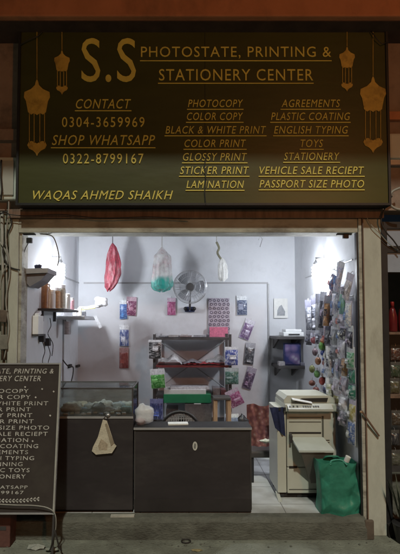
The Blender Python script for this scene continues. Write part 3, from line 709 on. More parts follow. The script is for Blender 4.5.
part('neck', MB().tube([(fp.x,fp.y+.1,fp.z-.03),(fp.x,fp.y+.1,fp.z-.2),(fp.x,fp.y+.13,fp.z-.27),(fp.x,YB-.02,fp.z-.27)], .014), m_shelf, fn_, smooth=True)
wb = part('wall_mount', MB().span(fp.x-.065, fp.x+.065, YB-.06, YB-.001, fp.z-.30, fp.z-.235, bevel=.01), m_navy, fn_)
for s in (-1,1): part('knob', MB().ball((fp.x+s*.055,YB-.075,fp.z-.262), .025), m_black, fn_, smooth=True)

# ------------------------------------------------------------------ bags hanging from the ceiling
HY = 1.62
def hangbag(name, label, prof, mats, px, ytop, seed, kind, spx=None):
    """prof: (py, halfwidth px) list"""
    rn = random.Random(seed); sc_ = F/(HY+D); cxw = xx(px, HY, 265)
    base = Vector((cxw, HY, zz(prof[-1][0], HY)))
    t = thing(name, label, 'bag', base, 'bags hanging from the ceiling')
    ph = [rn.uniform(0,6) for _ in range(5)]
    def f(u, v):
        k = v*(len(prof)-1); i = min(int(k), len(prof)-2); fr = k-i
        py = prof[i][0]*(1-fr)+prof[i+1][0]*fr; hw = prof[i][1]*(1-fr)+prof[i+1][1]*fr; dx = prof[i][2]*(1-fr)+prof[i+1][2]*fr
        a = u*2*math.pi; w = hw/sc_
        rr = 1.08-.20*abs(math.sin(a*3.5+ph[0]+v*1.2))+.09*abs(math.sin(a*6+ph[1]-v*4))+.04*math.sin(v*23+a*4)
        return (cxw+dx/sc_+w*math.cos(a)*rr*.9, HY+w*.55*math.sin(a)*rr, zz(py,HY)+.012*math.sin(a*3+ph[2])*v)
    o = part('sack', MB().grid(f, 90, 40, True), mats, t, smooth=True)
    s = MB().tube([(cxw+.002,HY,ZC+.1),(cxw,HY,zz(ytop,HY)),(cxw+prof[0][2]/sc_,HY,zz(prof[0][0],HY))], .005, 6) if spx is None else MB().tube([(xx(spx,HY,243),HY,ZC+.1),(xx(spx,HY,243),HY,zz(ytop,HY))], .005, 6)
    part('string', s, m_cable_w if kind else m_cable, t)
    return t, cxw, sc_
m_red = M('red_net', (.27,.035,.055), .4, .6, 14, dirt=(.55,.36,.38), dirt_amt=.75, dirt_scale=9, stretch=(2.5,2.5,.8), bump=.6)
def multibag():
    m = M('clear_toy_bag', (.62,.61,.61), .25, .25, 16, dirt=(.42,.16,.17), dirt_amt=.6, dirt_scale=7, bump=.5, alpha=.62)
    nt = m.node_tree; N = nt.nodes; L = nt.links; b = N['Principled BSDF']; src = b.inputs['Base Color'].links[0].from_socket
    tc = N.new('ShaderNodeTexCoord'); sp = N.new('ShaderNodeSeparateXYZ'); L.new(tc.outputs['Object'], sp.inputs[0])
    n = N.new('ShaderNodeTexNoise'); n.inputs['Scale'].default_value = 9; L.new(tc.outputs['Object'], n.inputs['Vector'])
    ad = N.new('ShaderNodeMath'); ad.operation='MULTIPLY_ADD'; ad.inputs[1].default_value=.16; L.new(n.outputs[0], ad.inputs[0]); L.new(sp.outputs['Z'], ad.inputs[2])
    mr = N.new('ShaderNodeMapRange'); mr.inputs[1].default_value=.27; mr.inputs[2].default_value=.19; L.new(ad.outputs[0], mr.inputs[0])
    mx = N.new('ShaderNodeMixRGB'); mx.inputs[2].default_value=(.03,.36,.30,1); L.new(mr.outputs[0], mx.inputs[0]); L.new(src, mx.inputs[1]); L.new(mx.outputs[0], b.inputs['Base Color'])
    return m
hangbag('hanging_bag', 'long red net bag hanging from the ceiling at the left', [(243,.6,0),(247,3.5,.6),(254,6,1),(264,8,1.2),(274,8.3,.8),(282,7,-1),(288,4.5,-3),(291,1.5,-4)], m_red, 112.5, 241, 1, 0)
tb_, tcx, tsc = hangbag('hanging_bag', 'wide clear bag with pink and teal toys hanging between red bag and fan', [(247,.8,0),(252,5,0),(256,8.5,0),(268,9.8,0),(280,11.2,0),(286,11.5,0),(290,8,0),(291.5,2,0)], multibag(), 162, 243, 2, 1)
hangbag('hanging_bag', 'small white bag hanging on a knotted string above the ring card', [(258,1,0),(261,3.2,.3),(266,4.8,.6),(272,5.3,.9),(278,4.8,1),(281,2,1)], M('white_bag', (.72,.72,.70), .5, .2, 14, bump=.5), 222, 244, 3, 1, 216.5)
rn = random.Random(8)
for i in range(16):
    v = rn.random(); py = 257+31*v; q = Vector((tcx+rn.uniform(-6.5,6.5)/tsc*(.7+.4*v), HY+rn.uniform(-.03,.03), zz(py,HY)))
    part('toy', MB().ball(q, rn.uniform(.018,.032), (1,.8,rn.uniform(.7,1.4)), 12), plastic(rn.choice([(.03,.35,.30),(.05,.30,.28)] if v > .68 else [(.45,.12,.16),(.55,.3,.35),(.6,.6,.6),(.35,.08,.12),(.5,.45,.4)])), tb_, smooth=True)
p = at(217.5,243,HY)
kt = solo('twisted_cloth', MB().tube(smoothp([at(216.5,242,HY), at(219,248,HY), at(217.5,253,HY), at(221,259,HY)]), .014, 7), M('olive_rag', (.20,.19,.13), .9, .3, 20, bump=.5), 'twisted olive rag tied above the small white hanging bag', 'rag', smooth=True)
solo('ceiling_hook', MB().tube([at(258.5,240,HY), at(260,236,HY), at(262.5,239,HY), at(260,247,HY)], .006, 6), m_steel, 'empty grey hook hanging near the ceiling right of the white bag', 'hook')
solo('hanging_rail', MB().cyl((XL+.001,HY,ZC+.09),(XR-.001,HY,ZC+.09),.010), m_shelf, 'thin rod running under the ceiling across the shop', 'rod')

# ------------------------------------------------------------------ bulbs
def bulb(p, nx, label):
    t = thing('light_bulb', label, 'bulb', p, 'lit bulbs on the side walls')
    mb = MB(); pts = []
    for i in range(60):
        a = i*2*math.pi/14; r = .034; pts.append((p.x+r*math.cos(a), p.y+r*math.sin(a), p.z+.06-i*.0024))
    mb.tube(pts, .011, 8)
    part('glowing_tube', mb, M('lit_tube', (.9,.93,1), .4, 0, emit=(.86,.92,1), es=60), t, smooth=True)
    part('ballast', MB().lathe([(.02,0),(.027,.012),(.027,.035),(.015,.055)], (p.x,p.y,p.z+.055), 16), m_white, t, smooth=True)
    wx = XL if nx > 0 else XR
    part('holder', MB().tube([(wx+nx*.001,p.y,p.z+.14),(p.x,p.y,p.z+.14),(p.x,p.y,p.z+.105)], .014, 10), m_white, t, smooth=True)
    return t
pL = atX(60.5, 271, XL+.085); pR = atX(316, 272, XR-.085)
bl1 = bulb(pL, 1, 'lit white spiral bulb on the left wall above the jar shelf')
bl2 = bulb(pR, -1, 'lit white spiral bulb on the right wall above the hanging goods')
for p, e, nm in ((pL, 54, 'bulb_light'), (pR, 54, 'bulb_light')):
    l = bpy.data.lights.new(nm, 'POINT'); l.energy = e; l.color = (.91,.95,1); l.shadow_soft_size = .075
    o = bpy.data.objects.new(nm, l); COL.objects.link(o); o.location = p+Vector((0,-.0,-.02))

# ------------------------------------------------------------------ left wall: corner shelf
cs = thing('corner_shelf', 'small grey wedge shelf with slanting underside at the front of the left wall', 'shelf', atX(26,275,XL))
z = zz(270.5,.28)
def cp(px, py): p = at(px, py, .2); return (max(p.x, XL+.002), p.z)
part('shelf_board', MB().prism([cp(20,270),cp(52,269.5),cp(51,274),cp(20,275)], .1, .36), M('grey_shelf', (.34,.33,.35), .6, .15, 8), cs)
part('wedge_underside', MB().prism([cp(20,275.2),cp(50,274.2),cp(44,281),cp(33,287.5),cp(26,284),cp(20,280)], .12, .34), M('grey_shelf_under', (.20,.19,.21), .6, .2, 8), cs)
z = cp(30,270)[1]
lump(Vector((at(39,264,.24).x,.24,z+.026)), .03, (1.1,.9,1.1), plastic((.04,.045,.09)), 'dark_box', 'small dark round box standing on the front corner shelf', 'box', None, 20)
p = at(26,264,.22); solo('small_can', MB().lathe([(.016,0),(.018,.01),(.018,.055),(.010,.07)], (p.x+.01,p.y,z+.001)), plastic((.3,.3,.32)), 'small grey can at the wall end of the front corner shelf', 'can', smooth=True)
# jar shelf
js_y0, js_y1 = .42, 1.0
p = at(50,309,.6); zj = p.z
jx1 = XL+.24
js = thing('jar_shelf', 'dark wooden shelf on the left wall holding a row of jars under the bulb', 'shelf', (XL+.1,.7,zj))
part('shelf_board', MB().span(XL+.002, jx1, js_y0, js_y1, zj-.022, zj, bevel=.003), m_shelf, js)
for y in (.5,.9): part('bracket', MB().prismX([(y-.01,zj-.023),(y+.01,zj-.023),(y+.01,zj-.12),(y-.01,zj-.12)], XL+.002, XL+.03), m_shelf, js)
jars = [(42.5,281,.50,3.6,m_brown,'tall brown jar nearest the door on the jar shelf'),(47.5,284,.56,3.4,plastic((.42,.25,.12)),'tan bottle second from the door on the jar shelf'),
        (52.5,290,.62,3.2,m_white,'white jar third from the door on the jar shelf'),(57,288,.68,3.8,plastic((.45,.26,.13)),'orange-brown jar fourth from the door on the jar shelf'),
        (62.5,285,.74,3.4,plastic((.50,.48,.40)),'tall cream jar fifth from the door on the jar shelf'),(68,294,.82,2.6,m_white,'short white tub sixth on the jar shelf'),(72,298,.92,2.4,plastic((.62,.35,.4)),'small pink-lidded tub at the back end of the jar shelf')]
for px,py,Y,r,mt,lab in jars:
    t = at(px,py,Y); x = max(min(t.x, jx1-.03), XL+.04); rr = r/(F/(Y+D)); h = max(.05,t.z-zj)
    j = thing('storage_jar', lab, 'jar', (x,Y,zj), 'jars on the left wall shelf')
    part('body', MB().lathe([(rr*.94,.001),(rr,.01),(rr,h*.80),(rr*.8,h*.86)], (x,Y,zj)), mt, j, smooth=False)
    part('lid', MB().lathe([(rr*.85,h*.861),(rr*.88,h*.87),(rr*.88,h),(rr*.8,h*1.01)], (x,Y,zj)), m_brown if mt is m_brown else m_white, j)
# metal tray shelf further in
zp = zz(316,1.2)
ts = thing('metal_shelf', 'pale steel shelf on the left wall behind the jar shelf', 'shelf', (XL+.1,1.3,zp))
part('shelf_board', MB().span(XL+.002, XL+.30, 1.02, 1.75, zp-.04, zp, bevel=.008), m_steel, ts)
part('bracket', MB().span(XL+.002, XL+.03, 1.3, 1.33, zp-.14, zp-.041), m_steel, ts)
for i,(px,py,ang,c,lab) in enumerate(((86,309,-.9,(.72,.70,.30),'yellow pen lying in the bundle on the steel shelf'),(89,307,-1.1,(.75,.75,.75),'white pen leaning in the bundle on the steel shelf'),(93,306,-.7,(.7,.72,.75),'grey-white ruler leaning over the end of the steel shelf'))):
    c0 = at(px,py,1.3); d = Vector((math.cos(ang+1.2)*.11, .0, math.sin(ang+1.2)*.045))
    solo('pen', MB().cyl(c0-d, c0+d, .009, seg=8), plastic(c), lab, 'pen', 'pens on the steel shelf')
for i,(px,h,c,lab) in enumerate(((75,.05,(.7,.7,.72),'white tub nearest the jars on the steel shelf'),(79.5,.07,(.65,.6,.5),'cream bottle second on the steel shelf'),(84,.045,(.3,.32,.36),'short grey tub third on the steel shelf'))):
    q = at(px, 312, 1.15+.12*i); q.x = min(max(q.x, XL+.05), XL+.26)
    j = thing('small_tub', lab, 'tub', (q.x,q.y,zp+.001))
    part('body', MB().lathe([(.022,0),(.025,.006),(.025,h),(.02,h+.006)], (q.x,q.y,zp+.001)), plastic(c), j)
    part('lid', MB().lathe([(.023,h+.0065),(.023,h+.02),(.018,h+.022)], (q.x,q.y,zp+.001)), m_white, j)
p = at(101,302,1.35)
lump(p, .075, (1,.8,.85), plastic((.66,.67,.70),.2), 'foil_bundle', 'shiny silver crumpled bundle at the end of the steel shelf', 'bundle', None, 33)
p2 = at(98,322,1.35); solo('hanging_strip', MB().box(p2, (.035,.006,.15), (0,-.45,0)), plastic((.62,.63,.66)), 'white strip dangling from the end of the steel shelf', 'strip')
p = at(67.5,327,1.05); solo('grey_canister', MB().lathe([(.036,0),(.038,.01),(.038,.13),(.034,.14)], (p.x,p.y,p.z-.08)), plastic((.28,.27,.29)), 'grey cylindrical canister hanging under the steel shelf', 'canister')
# white box + adapters below jar shelf
p = atX(37,325,XL+.02)
wbx = thing('stabilizer_box', 'white metal box with a slanted top on the left wall below the jar shelf', 'box', p)
part('casing', MB().box((XL+.03,p.y,p.z), (.055,.15,.17), (0,.0,0), bevel=.008), m_white, wbx)
part('lid', MB().box((XL+.03,p.y,p.z+.10), (.035,.09,.035), (.4,0,0), bevel=.005), m_white, wbx)
part('base_strip', MB().box((XL+.031,p.y,p.z-.093), (.058,.155,.012)), m_shelf, wbx)
for px,py,lab in ((42.5,338,'black power adapter plugged in below the white wall box'),(48,342,'larger black adapter to the right below the white wall box')):
    p = atX(px,py,XL+.03); t = thing('power_adapter', lab, 'adapter', p, 'power adapters on the left wall')
    part('body', MB().box(p, (.045,.06,.075), bevel=.006), m_black, t)
    part('wire', MB().tube(smoothp([p+Vector((0,0,-.03)), p+Vector((.015,.03,-.12)), p+Vector((.005,.0,-.2)), p+Vector((.02,-.04,-.26))]), .004, 6), m_cable, t, smooth=True)
cable('wall_cable', [atX(50,318,XL+.02), atX(51,326,XL+.03), atX(48,334,XL+.03), atX(53,344,XL+.02), atX(52,356,XL+.02)], .004, m_cable, 'thin black cable snaking down below the jar shelf on the left wall')
cable('wall_cable', [atX(63,360,XL+.05), atX(68,366,XL+.08), atX(73,367,XL+.1), atX(73,374,XL+.1), atX(71,383,XL+.1)], .007, m_cable, 'black cable hanging in a hook shape above the display counter')
solo('wall_switch', MB().box(atX(70,366,XL+.02), (.03,.09,.04), bevel=.004), m_black, 'black switch box on the left wall above the display counter', 'switch')
solo('wall_switch', MB().box(atX(78,366,XL+.02), (.03,.12,.03), bevel=.004), m_cable, 'second dark switch box nearer the back corner above the display counter', 'switch')

# ------------------------------------------------------------------ corner shelves at right back
def rshelf(py, label, x0px=276.5, x1px=308):
    Y0 = 1.55; z = zz(py, Y0); x0 = xx(x0px, Y0, py); x1 = XR-.002
    t = thing('corner_wall_shelf', label, 'shelf', ((x0+x1)/2,1.75,z), 'dark shelves in the back right corner')
    part('shelf_board', MB().span(x0, x1, Y0, YB-.002, z-.035, z, bevel=.004), m_shelf, t)
    for x in (x0+.05, x1-.05): part('bracket', MB().prismX([(Y0+.1,z-.036),(YB-.002,z-.036),(YB-.002,z-.16)], x-.01, x+.01), m_shelf, t)
    return z, x0, x1
z1s, sx0_, sx1_ = rshelf(336.5, 'upper dark shelf in the back right corner carrying a white printer')
z2s, _, _ = rshelf(366, 'lower dark shelf in the back right corner carrying a blue picture', 278.5)
pr = thing('small_printer', 'low white printer on the upper corner shelf', 'printer', (xx(294,1.6,330),1.7,z1s))
px0_, px1_ = xx(283.5,1.6,330), xx(304.5,1.6,330)
part('body', MB().span(px0_, px1_, 1.6, 1.85, z1s+.001, z1s+.05, bevel=.008), m_white, pr)
part('lid', MB().span(px0_+.03, px1_-.03, 1.62, 1.83, z1s+.0505, z1s+.085, bevel=.008), m_white, pr)
part('paper_slot', MB().span(px0_+.06, px1_-.06, 1.594, 1.5995, z1s+.015, z1s+.03), m_black, pr)
pf = thing('framed_picture', 'blue and white framed picture standing on the lower corner shelf', 'picture', (xx(291,1.62,350),1.62,z2s))
a = at(284.5,361.5,1.62); b = at(300,343,1.62)
part('frame', MB().box(((a.x+b.x)/2,1.63,(z2s+b.z)/2+.001),(b.x-a.x+.02,.02,b.z-z2s)), m_navy, pf)
part('picture', MB().box(((a.x+b.x)/2,1.618,(z2s+b.z)/2),(b.x-a.x-.015,.004,b.z-z2s-.03)), m_screen, pf)
solo('box_row', MB().span(xx(279,1.57,360), xx(285,1.57,360), 1.57, 1.66, z2s+.001, z2s+.05, bevel=.004), plastic((.35,.33,.34)), 'small grey carton at the left end of the lower corner shelf', 'box')
solo('box_row', MB().span(xx(301,1.57,360), xx(306,1.57,360), 1.57, 1.66, z2s+.001, z2s+.035, bevel=.004), plastic((.2,.2,.25)), 'small dark carton at the wall end of the lower corner shelf', 'box')

# ------------------------------------------------------------------ goods on right wall
gx = XR-.02
ord_ = ['topmost','second','third','fourth','fifth','sixth','seventh','eighth','ninth']
names = {}
def cname(c):
    r,g,b = c; mx, mn = max(c), min(c)
    if mx-mn < .07: return 'white' if mx>.55 else 'grey' if mx>.2 else 'black'
    if r==mx: return 'yellow' if g>.7*r else 'orange' if g>.33*r else 'pink' if b>.4*r else 'red'
    if g==mx: return 'green'
    return 'purple' if r>.6*b else 'blue'
cols_near = [(333.5,[(268,26,(.32,.34,.37)),(298,30,(.07,.08,.12)),(331,30,(.5,.5,.54)),(362,24,(.35,.33,.1)),(388,20,(.14,.14,.16))]),
        (338.5,[(262,36,(.38,.40,.43)),(300,26,(.16,.17,.24)),(328,30,(.42,.36,.46)),(360,22,(.5,.25,.28)),(384,24,(.42,.43,.44))]),
        (343.5,[(258,34,(.28,.30,.33)),(294,32,(.42,.36,.42)),(328,30,(.6,.6,.62)),(360,20,(.1,.08,.1)),(382,26,(.45,.38,.2))]),
        (348.5,[(254,34,(.45,.47,.5)),(290,30,(.12,.13,.18)),(322,22,(.38,.30,.42)),(346,18,(.55,.55,.57)),(366,22,(.4,.2,.22)),(390,26,(.48,.48,.48))]),
        (353.5,[(250,36,(.35,.37,.4)),(288,36,(.25,.55,.40)),(326,20,(.62,.6,.64)),(346,16,(.03,.035,.06)),(366,20,(.5,.45,.48)),(388,16,(.02,.27,.17)),(406,26,(.42,.42,.42))])]
GW = 'packets hanging on the right wall near the door'
cn_ = ['beside the black strip','second from the black strip','midway to the door','second from the door','nearest the door']
pal = [(.55,.54,.60),(.62,.62,.64),(.46,.40,.50),(.40,.42,.46),(.10,.10,.13),(.05,.055,.09),(.30,.31,.36),(.60,.55,.60),(.50,.50,.48),(.16,.17,.22)]
acc = [(.48,.42,.10),(.10,.38,.20),(.45,.10,.12),(.50,.24,.06),(.08,.16,.42),(.42,.14,.28)]
rg = random.Random(21)
ztop = atX(345, 262, XR-.03).z
cnames = ['nearest the door','second from the door','third from the door','fourth from the door','fifth from the door','sixth from the door','beside the black strip']
for ci in range(7):
    Yc = .05+ci*.104; z = atX(0,0,XR).z*0 + atX([351,346,341,336.5,332.5,329,326][ci], [272,264,264,268,284,300,300][ci], XR-.03).z+rg.uniform(-.02,.02)
    ri = 0
    while z > .86 + .02*ci and ri < 9:
        h = rg.uniform(.20,.27) if ri < 2 else rg.uniform(.12,.20)
        lowz = z < 1.45
        c = rg.choice(acc) if rg.random() < (.38 if lowz else .12) else rg.choice(pal)
        if ri == 1 and ci in (1,): c = (.20,.48,.34)
        if ci == 0 and abs(z-1.62) < .09: c = (.03,.035,.06)
        if ci == 0 and abs(z-1.30) < .09: c = (.02,.25,.16)
        pack(0, 0, 1, 1, 0, c, f'{cname(c)} packet, {ord_[ri]} down in right wall column {cnames[ci]}', header=rg.choice([(.62,.62,.66),(.55,.50,.60),(.66,.67,.68),(.22,.23,.27)]),
             tilt=(rg.uniform(.15,.4) if ri < 1 else rg.uniform(.0,.10)), yaw=-rg.uniform(1.2,1.5), hdr=rg.choice([.08,.15,.25]), two=rg.choice([(.62,.62,.66),(.08,.08,.11),(.45,.38,.5),(.6,.6,.55),(.5,.15,.12),(.1,.2,.45)]),
             group=GW, thick=.028, dims=(rg.uniform(.075,.105), h), pos=(XR-.03-.02*(ci%2)-rg.uniform(0,.02), Yc+rg.uniform(-.012,.012), z))
        z -= h*.93; ri += 1
far = [(308.5,[(300,30,(.2,.22,.28)),(331,14,(.1,.1,.13))]),(313.5,[(296,34,(.08,.09,.13)),(330,12,(.5,.48,.6))]),(318.5,[(294,36,(.45,.46,.5)),(330,14,(.06,.06,.09))]),
       (323.5,[(292,36,(.10,.10,.14)),(328,16,(.2,.2,.3))]),(328.5,[(296,30,(.52,.24,.08)),(326,18,(.12,.12,.16)),(346,30,(.5,.5,.56)),(378,22,(.4,.42,.25))])]
fn2 = ['deepest in the shop','second from the back','third from the back','fourth from the back','in front of the toy balls']
for ci,(px,items) in enumerate(far):
    for ri,(py,h,c) in enumerate(items):
        pack(px+random.uniform(-.6,.6), py, py+h, 6, 0, c, f'{cname(c)} pen packet, {ord_[ri]} down in right wall column {fn2[ci]}', header=random.choice([(.6,.62,.68),(.45,.45,.52),(.15,.15,.2)]), tilt=random.uniform(-.05,.12), yaw=-random.uniform(.4,.8), X=gx-.04-random.uniform(0,.04), hdr=.25, two=random.choice([(.6,.6,.66),(.05,.05,.08)]), group='pen packets hanging on the right wall at the back', thick=.03)
# toy balls in nets
balls = [(314,340,5.2,(.55,.16,.18)),(324,341,5,(.55,.22,.08)),(322,346,4.2,(.15,.36,.08)),(324,353,4.8,(.05,.10,.4)),(315,352,4,(.2,.13,.15)),(318,361,4.6,(.42,.17,.07)),(325,363,3.8,(.35,.12,.1)),(312,369,3.6,(.3,.32,.1)),(317,374,4.4,(.12,.3,.08)),(324,374,4.2,(.45,.4,.4)),(322,381,4.2,(.5,.07,.05)),(312,383,3.8,(.4,.15,.1)),(326,388,3.8,(.12,.14,.3)),(316,390,3.8,(.3,.1,.08))]
used = {}
for i,(px,py,r,c) in enumerate(balls):
    q = atX(px,py,XR-.06-.02*(i%3)); rr = .86*r/(F/(q.y+D))
    n_ = cname(c); nb = [x for x in ('left','right') ]
    used[n_] = used.get(n_,0)+1
    t = thing('toy_ball', f'{n_} toy ball, {ord_[used[n_]-1]} {n_} one from the top of the toy cluster', 'toy', q, 'colourful toy balls hanging on the right wall')
    mb = MB().ball(q, rr, (random.uniform(.75,1.1),1,random.uniform(.8,1.35)), 16); part('ball', mb, spots_mat('ball_print', c, tuple(min(1,x*1.5+.12) for x in c), tuple(x*.8+.02 for x in c), 24, .3), t, smooth=True)
    part('net_tie', MB().cyl(q+Vector((0,0,rr*.95)), q+Vector((.0,0,rr*1.7)), .006, .01, 6), plastic((.6,.6,.6)), t)
solo('display_strip', MB().span(XR-.03, XR-.012, atX(330,350,XR-.02).y-.01, atX(330,350,XR-.02).y+.01, zz(386,.7)-.05, zz(300,.7)), m_black, 'black vertical hanging strip between the toy balls and the near packets', 'display strip')
for py, lab in ((262,'upper steel hanging rail along the right wall near the door'),(297,'lower steel hanging rail along the right wall near the door')):
    p = atX(345,py,XR-.02); solo('hanging_rail', MB().cyl((XR-.012,.05,p.z),(XR-.012,1.45,p.z),.006,seg=8), m_steel, lab, 'rail')

# ------------------------------------------------------------------ photocopier
KY = .32
kx0, kx1 = xx(277.5,KY,450), xx(338,KY,450)
kc = thing('photocopier', 'cream office photocopier with an open paper tray at the right of the shop', 'photocopier', ((kx0+kx1)/2, KY+.27, ZF))
kz1 = zz(406,KY); ky1 = KY+.40; kxs = xx(287,KY,450)
zd = zz(467,KY)
part('base_cabinet', MB().span(kxs, kx1-.04, KY, ky1, ZF+.05, zd-.004, bevel=.008), m_copier, kc)
part('upper_cabinet', MB().span(kxs, kx1-.04, KY, ky1, zd, kz1-.05, bevel=.008), m_copier, kc)
part('side_cabinet', MB().span(kx0, kxs-.004, KY+.01, ky1-.02, ZF+.05, kz1-.03, bevel=.008), m_copier, kc)
part('right_cover', MB().span(kx1-.038, kx1, KY+.04, ky1-.03, ZF+.30, kz1-.01, bevel=.008), m_copier2, kc)
part('scanner_unit', MB().span(kxs-.02, kx1+.01, KY-.02, ky1, kz1-.048, kz1+.02, bevel=.012), m_copier, kc)
# control panel sloped
part('control_panel', MB().prismX([(KY-.07,kz1-.035),(KY-.07,kz1-.015),(KY-.015,kz1+.018),(KY-.015,kz1-.035)], kxs+.0, kx1-.06), m_copier2, kc)
mb = MB()
for i,x in enumerate((.02,.05,.085,.14,.16,.18,.20,.23,.25,.27)): mb.box((kxs+x,KY-.045,kz1+.005), (.013,.014,.006), (.54,0,0))
part('button_row', mb, m_shelf, kc)
# document lid / feeder : wedge with dark mouth
lz0 = kz1+.022; lz1 = zz(391,KY+.3)
lx0, lx1 = xx(281,KY+.15,400), kx1+.015
part('lid', MB().prism([(lx0,lz0),(lx1,lz0),(lx1,lz0+.035),(lx1-.09,lz1),(lx0+.03,lz1),(lx0,lz0+.03)], KY+.03, ky1-.02), m_copier, kc)
part('feeder_slot', MB().prism([(lx0+.09,lz0+.012),(lx1-.10,lz0+.010),(lx1-.09,lz1-.02),(lx0+.16,lz1-.025)], KY+.022, KY+.0295), m_darkgap, kc)
part('feeder_tray', MB().box(((lx0+lx1)/2-.09, KY+.02, lz0+.028), (.18,.10,.006), (.15,.18,0)), m_white, kc)
# front details
def kfront(px0,px1,py0,py1,mat,name,dy=.004):
    a = at(px0,py1,KY); b = at(px1,py0,KY); part(name, MB().span(a.x,b.x,KY-dy,KY-.0005,a.z,b.z), mat, kc)
m_seam = M('seam', (.10,.10,.085), .7)
kfront(289,321,432,433.6,m_darkgap,'paper_slot')
kfront(289,321,417,417.7,m_seam,'panel_seam'); kfront(289,321,421.5,422.1,m_seam,'panel_seam'); kfront(322.8,323.4,416,498,m_seam,'panel_seam')
kfront(289,297,466.0,468.0,m_darkgap,'drawer_handle',.006)
kfront(277,279.5,417,420,m_seam,'side_label',.0)
mb = MB()
for px in (279.5,284.5,291.5):
    p = at(px,409,KY-.02); mb.box((p.x,KY-.022,p.z), (.02,.012,.028))
part('hinge', mb, m_black, kc)
kfront(300,317,410.5,414.5,m_copier2,'status_panel',.005)
mb = MB()
for i in range(9):
    p = at(325.5,440+i*2.2,KY); mb.box((p.x+.012,KY-.003,p.z), (.045,.004,.006))
part('vent_grille', mb, m_seam, kc)
kfront(289,321,489,489.7,m_seam,'panel_seam')
# bypass tray, tilted
a = at(291,437,KY); b = at(323,437,KY); 
tr = MB()
q = [Vector((a.x,KY-.003,a.z)), Vector((b.x,KY-.003,a.z)), Vector((b.x+.035,KY-.19,a.z-.065)), Vector((a.x+.02,KY-.19,a.z-.065))]
vs = [tr.bm.verts.new(v) for v in q]; vb = [tr.bm.verts.new(v-Vector((0,0,.016))) for v in q]
tr.bm.faces.new(vs); tr.bm.faces.new(vb[::-1])
for i in range(4): tr.bm.faces.new((vs[i], vs[(i+1)%4], vb[(i+1)%4], vb[i]))
part('bypass_tray', tr, M('tray_plastic', (.52,.56,.53), .45, .05), kc)
part('tray_hinge', MB().box((a.x-.01,KY-.03,a.z), (.02,.055,.07), (.3,0,0), bevel=.004), m_shelf, kc)
# added dark plate, stands in for the shade below the tray on the copier front
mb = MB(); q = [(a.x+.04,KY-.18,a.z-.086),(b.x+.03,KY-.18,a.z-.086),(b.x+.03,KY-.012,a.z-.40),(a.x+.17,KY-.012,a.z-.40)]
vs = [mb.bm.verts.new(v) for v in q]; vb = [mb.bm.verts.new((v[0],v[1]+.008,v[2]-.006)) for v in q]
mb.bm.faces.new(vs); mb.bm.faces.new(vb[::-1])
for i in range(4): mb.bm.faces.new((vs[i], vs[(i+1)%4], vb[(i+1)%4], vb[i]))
part('tray_shade_plate', mb, M('tray_shade_taupe', (.17,.155,.135), .5, .1), kc)
for x in (kx0+.04, kx0+.2, kx1-.08):
    for y in (KY+.05, ky1-.08): part('castor', MB().cyl((x-.02,y,ZF+.024),(x+.02,y,ZF+.024),.024), m_black, kc)
part('base_skirt', MB().span(kx0+.03, kx1-.05, KY+.03, ky1-.03, ZF+.012, ZF+.049), m_darkgap, kc)
part('stabiliser_foot', MB().prismX([(KY-.07,ZF+.001),(KY+.06,ZF+.001),(KY+.06,ZF+.05)], kx0-.01, kx0+.02), m_copier2, kc)
# lever on right
part('side_lever', MB().tube([at(341,410,.34), at(343,418,.33), at(339,425,.32)], .009, 6), m_white, kc)
# navy cloth over left side
ca, cb = at(269,406,.33), at(283,406,.33)
def clo(u, v):
    x = ca.x+(cb.x-ca.x)*u*(1-.25*v) + .05*v; return (x, KY-.008-.012*math.sin(u*12)-.006*math.sin(v*5), kz1-.01-(.0 if v<.02 else .23*v)*(.8+.35*u))
solo('cloth', MB().grid(clo, 14, 12), m_navy, 'dark navy cloth draped over the left corner of the photocopier', 'cloth', smooth=True)

# ------------------------------------------------------------------ green shopping bag
GB = Vector((xx(337,.06,500), .09, ZF))
gb = thing('green_shopping_bag', 'crumpled green cloth shopping bag standing in front of the photocopier', 'bag', GB)
gtop = zz(462,.03)
def gf(u, v):
    a = u*2*math.pi; c, s = math.cos(a), math.sin(a)
    n = .22; px_ = math.copysign(abs(c)**n, c); py_ = math.copysign(abs(s)**n, s)
    w = .152+.012*(1-v); d = .08+.012*(1-v)
    tri = lambda t: abs(((t/math.pi) % 2)-1)*2-1
    xs = px_*w
    fold = .013*tri(xs*26+v*2.2)*(.25+.75*abs(math.sin(v*3+.6))) + .009*tri(xs*47-v*7+1) + .010*tri(v*9+xs*22)*(1-.5*v) + .006*tri(v*17-xs*30)
    lean = .010*(1-v)+.008*math.sin(v*5)
    z = ZF+.002+(gtop-ZF)*v + (.006*tri(xs*30)*v*v)
    sl = math.exp(-((v-.12)/.10)**2)*max(0,-s)*.04*(.5+.5*math.sin(xs*25+1))
    return (GB.x+lean+px_*(w+fold*.35), GB.y+py_*(d+fold*(1.0 if s<0 else .3))-sl*.8, z)
o = part('bag_body', MB().grid(gf, 220, 60, True), m_green, gb, smooth=True)
part('inner_lining', MB().span(GB.x-.13, GB.x+.13, GB.y-.06, GB.y+.06, gtop-.08, gtop-.06), m_darkgap, gb)
for s in (-1,1):
    part('handle', MB().tube(smoothp([(GB.x-.07,GB.y+s*.085,gtop-.02),(GB.x-.05,GB.y+s*.06,gtop+.008),(GB.x+.03,GB.y+s*.05,gtop+.012),(GB.x+.07,GB.y+s*.085,gtop-.02)]), .009, 6), m_green, gb, smooth=True)
solo('paper_roll', MB().cyl((GB.x+.07,GB.y-.01,gtop-.05),(GB.x+.10,GB.y-.03,gtop+.035),.022), m_paper, 'white paper roll sticking out of the green bag', 'paper roll')

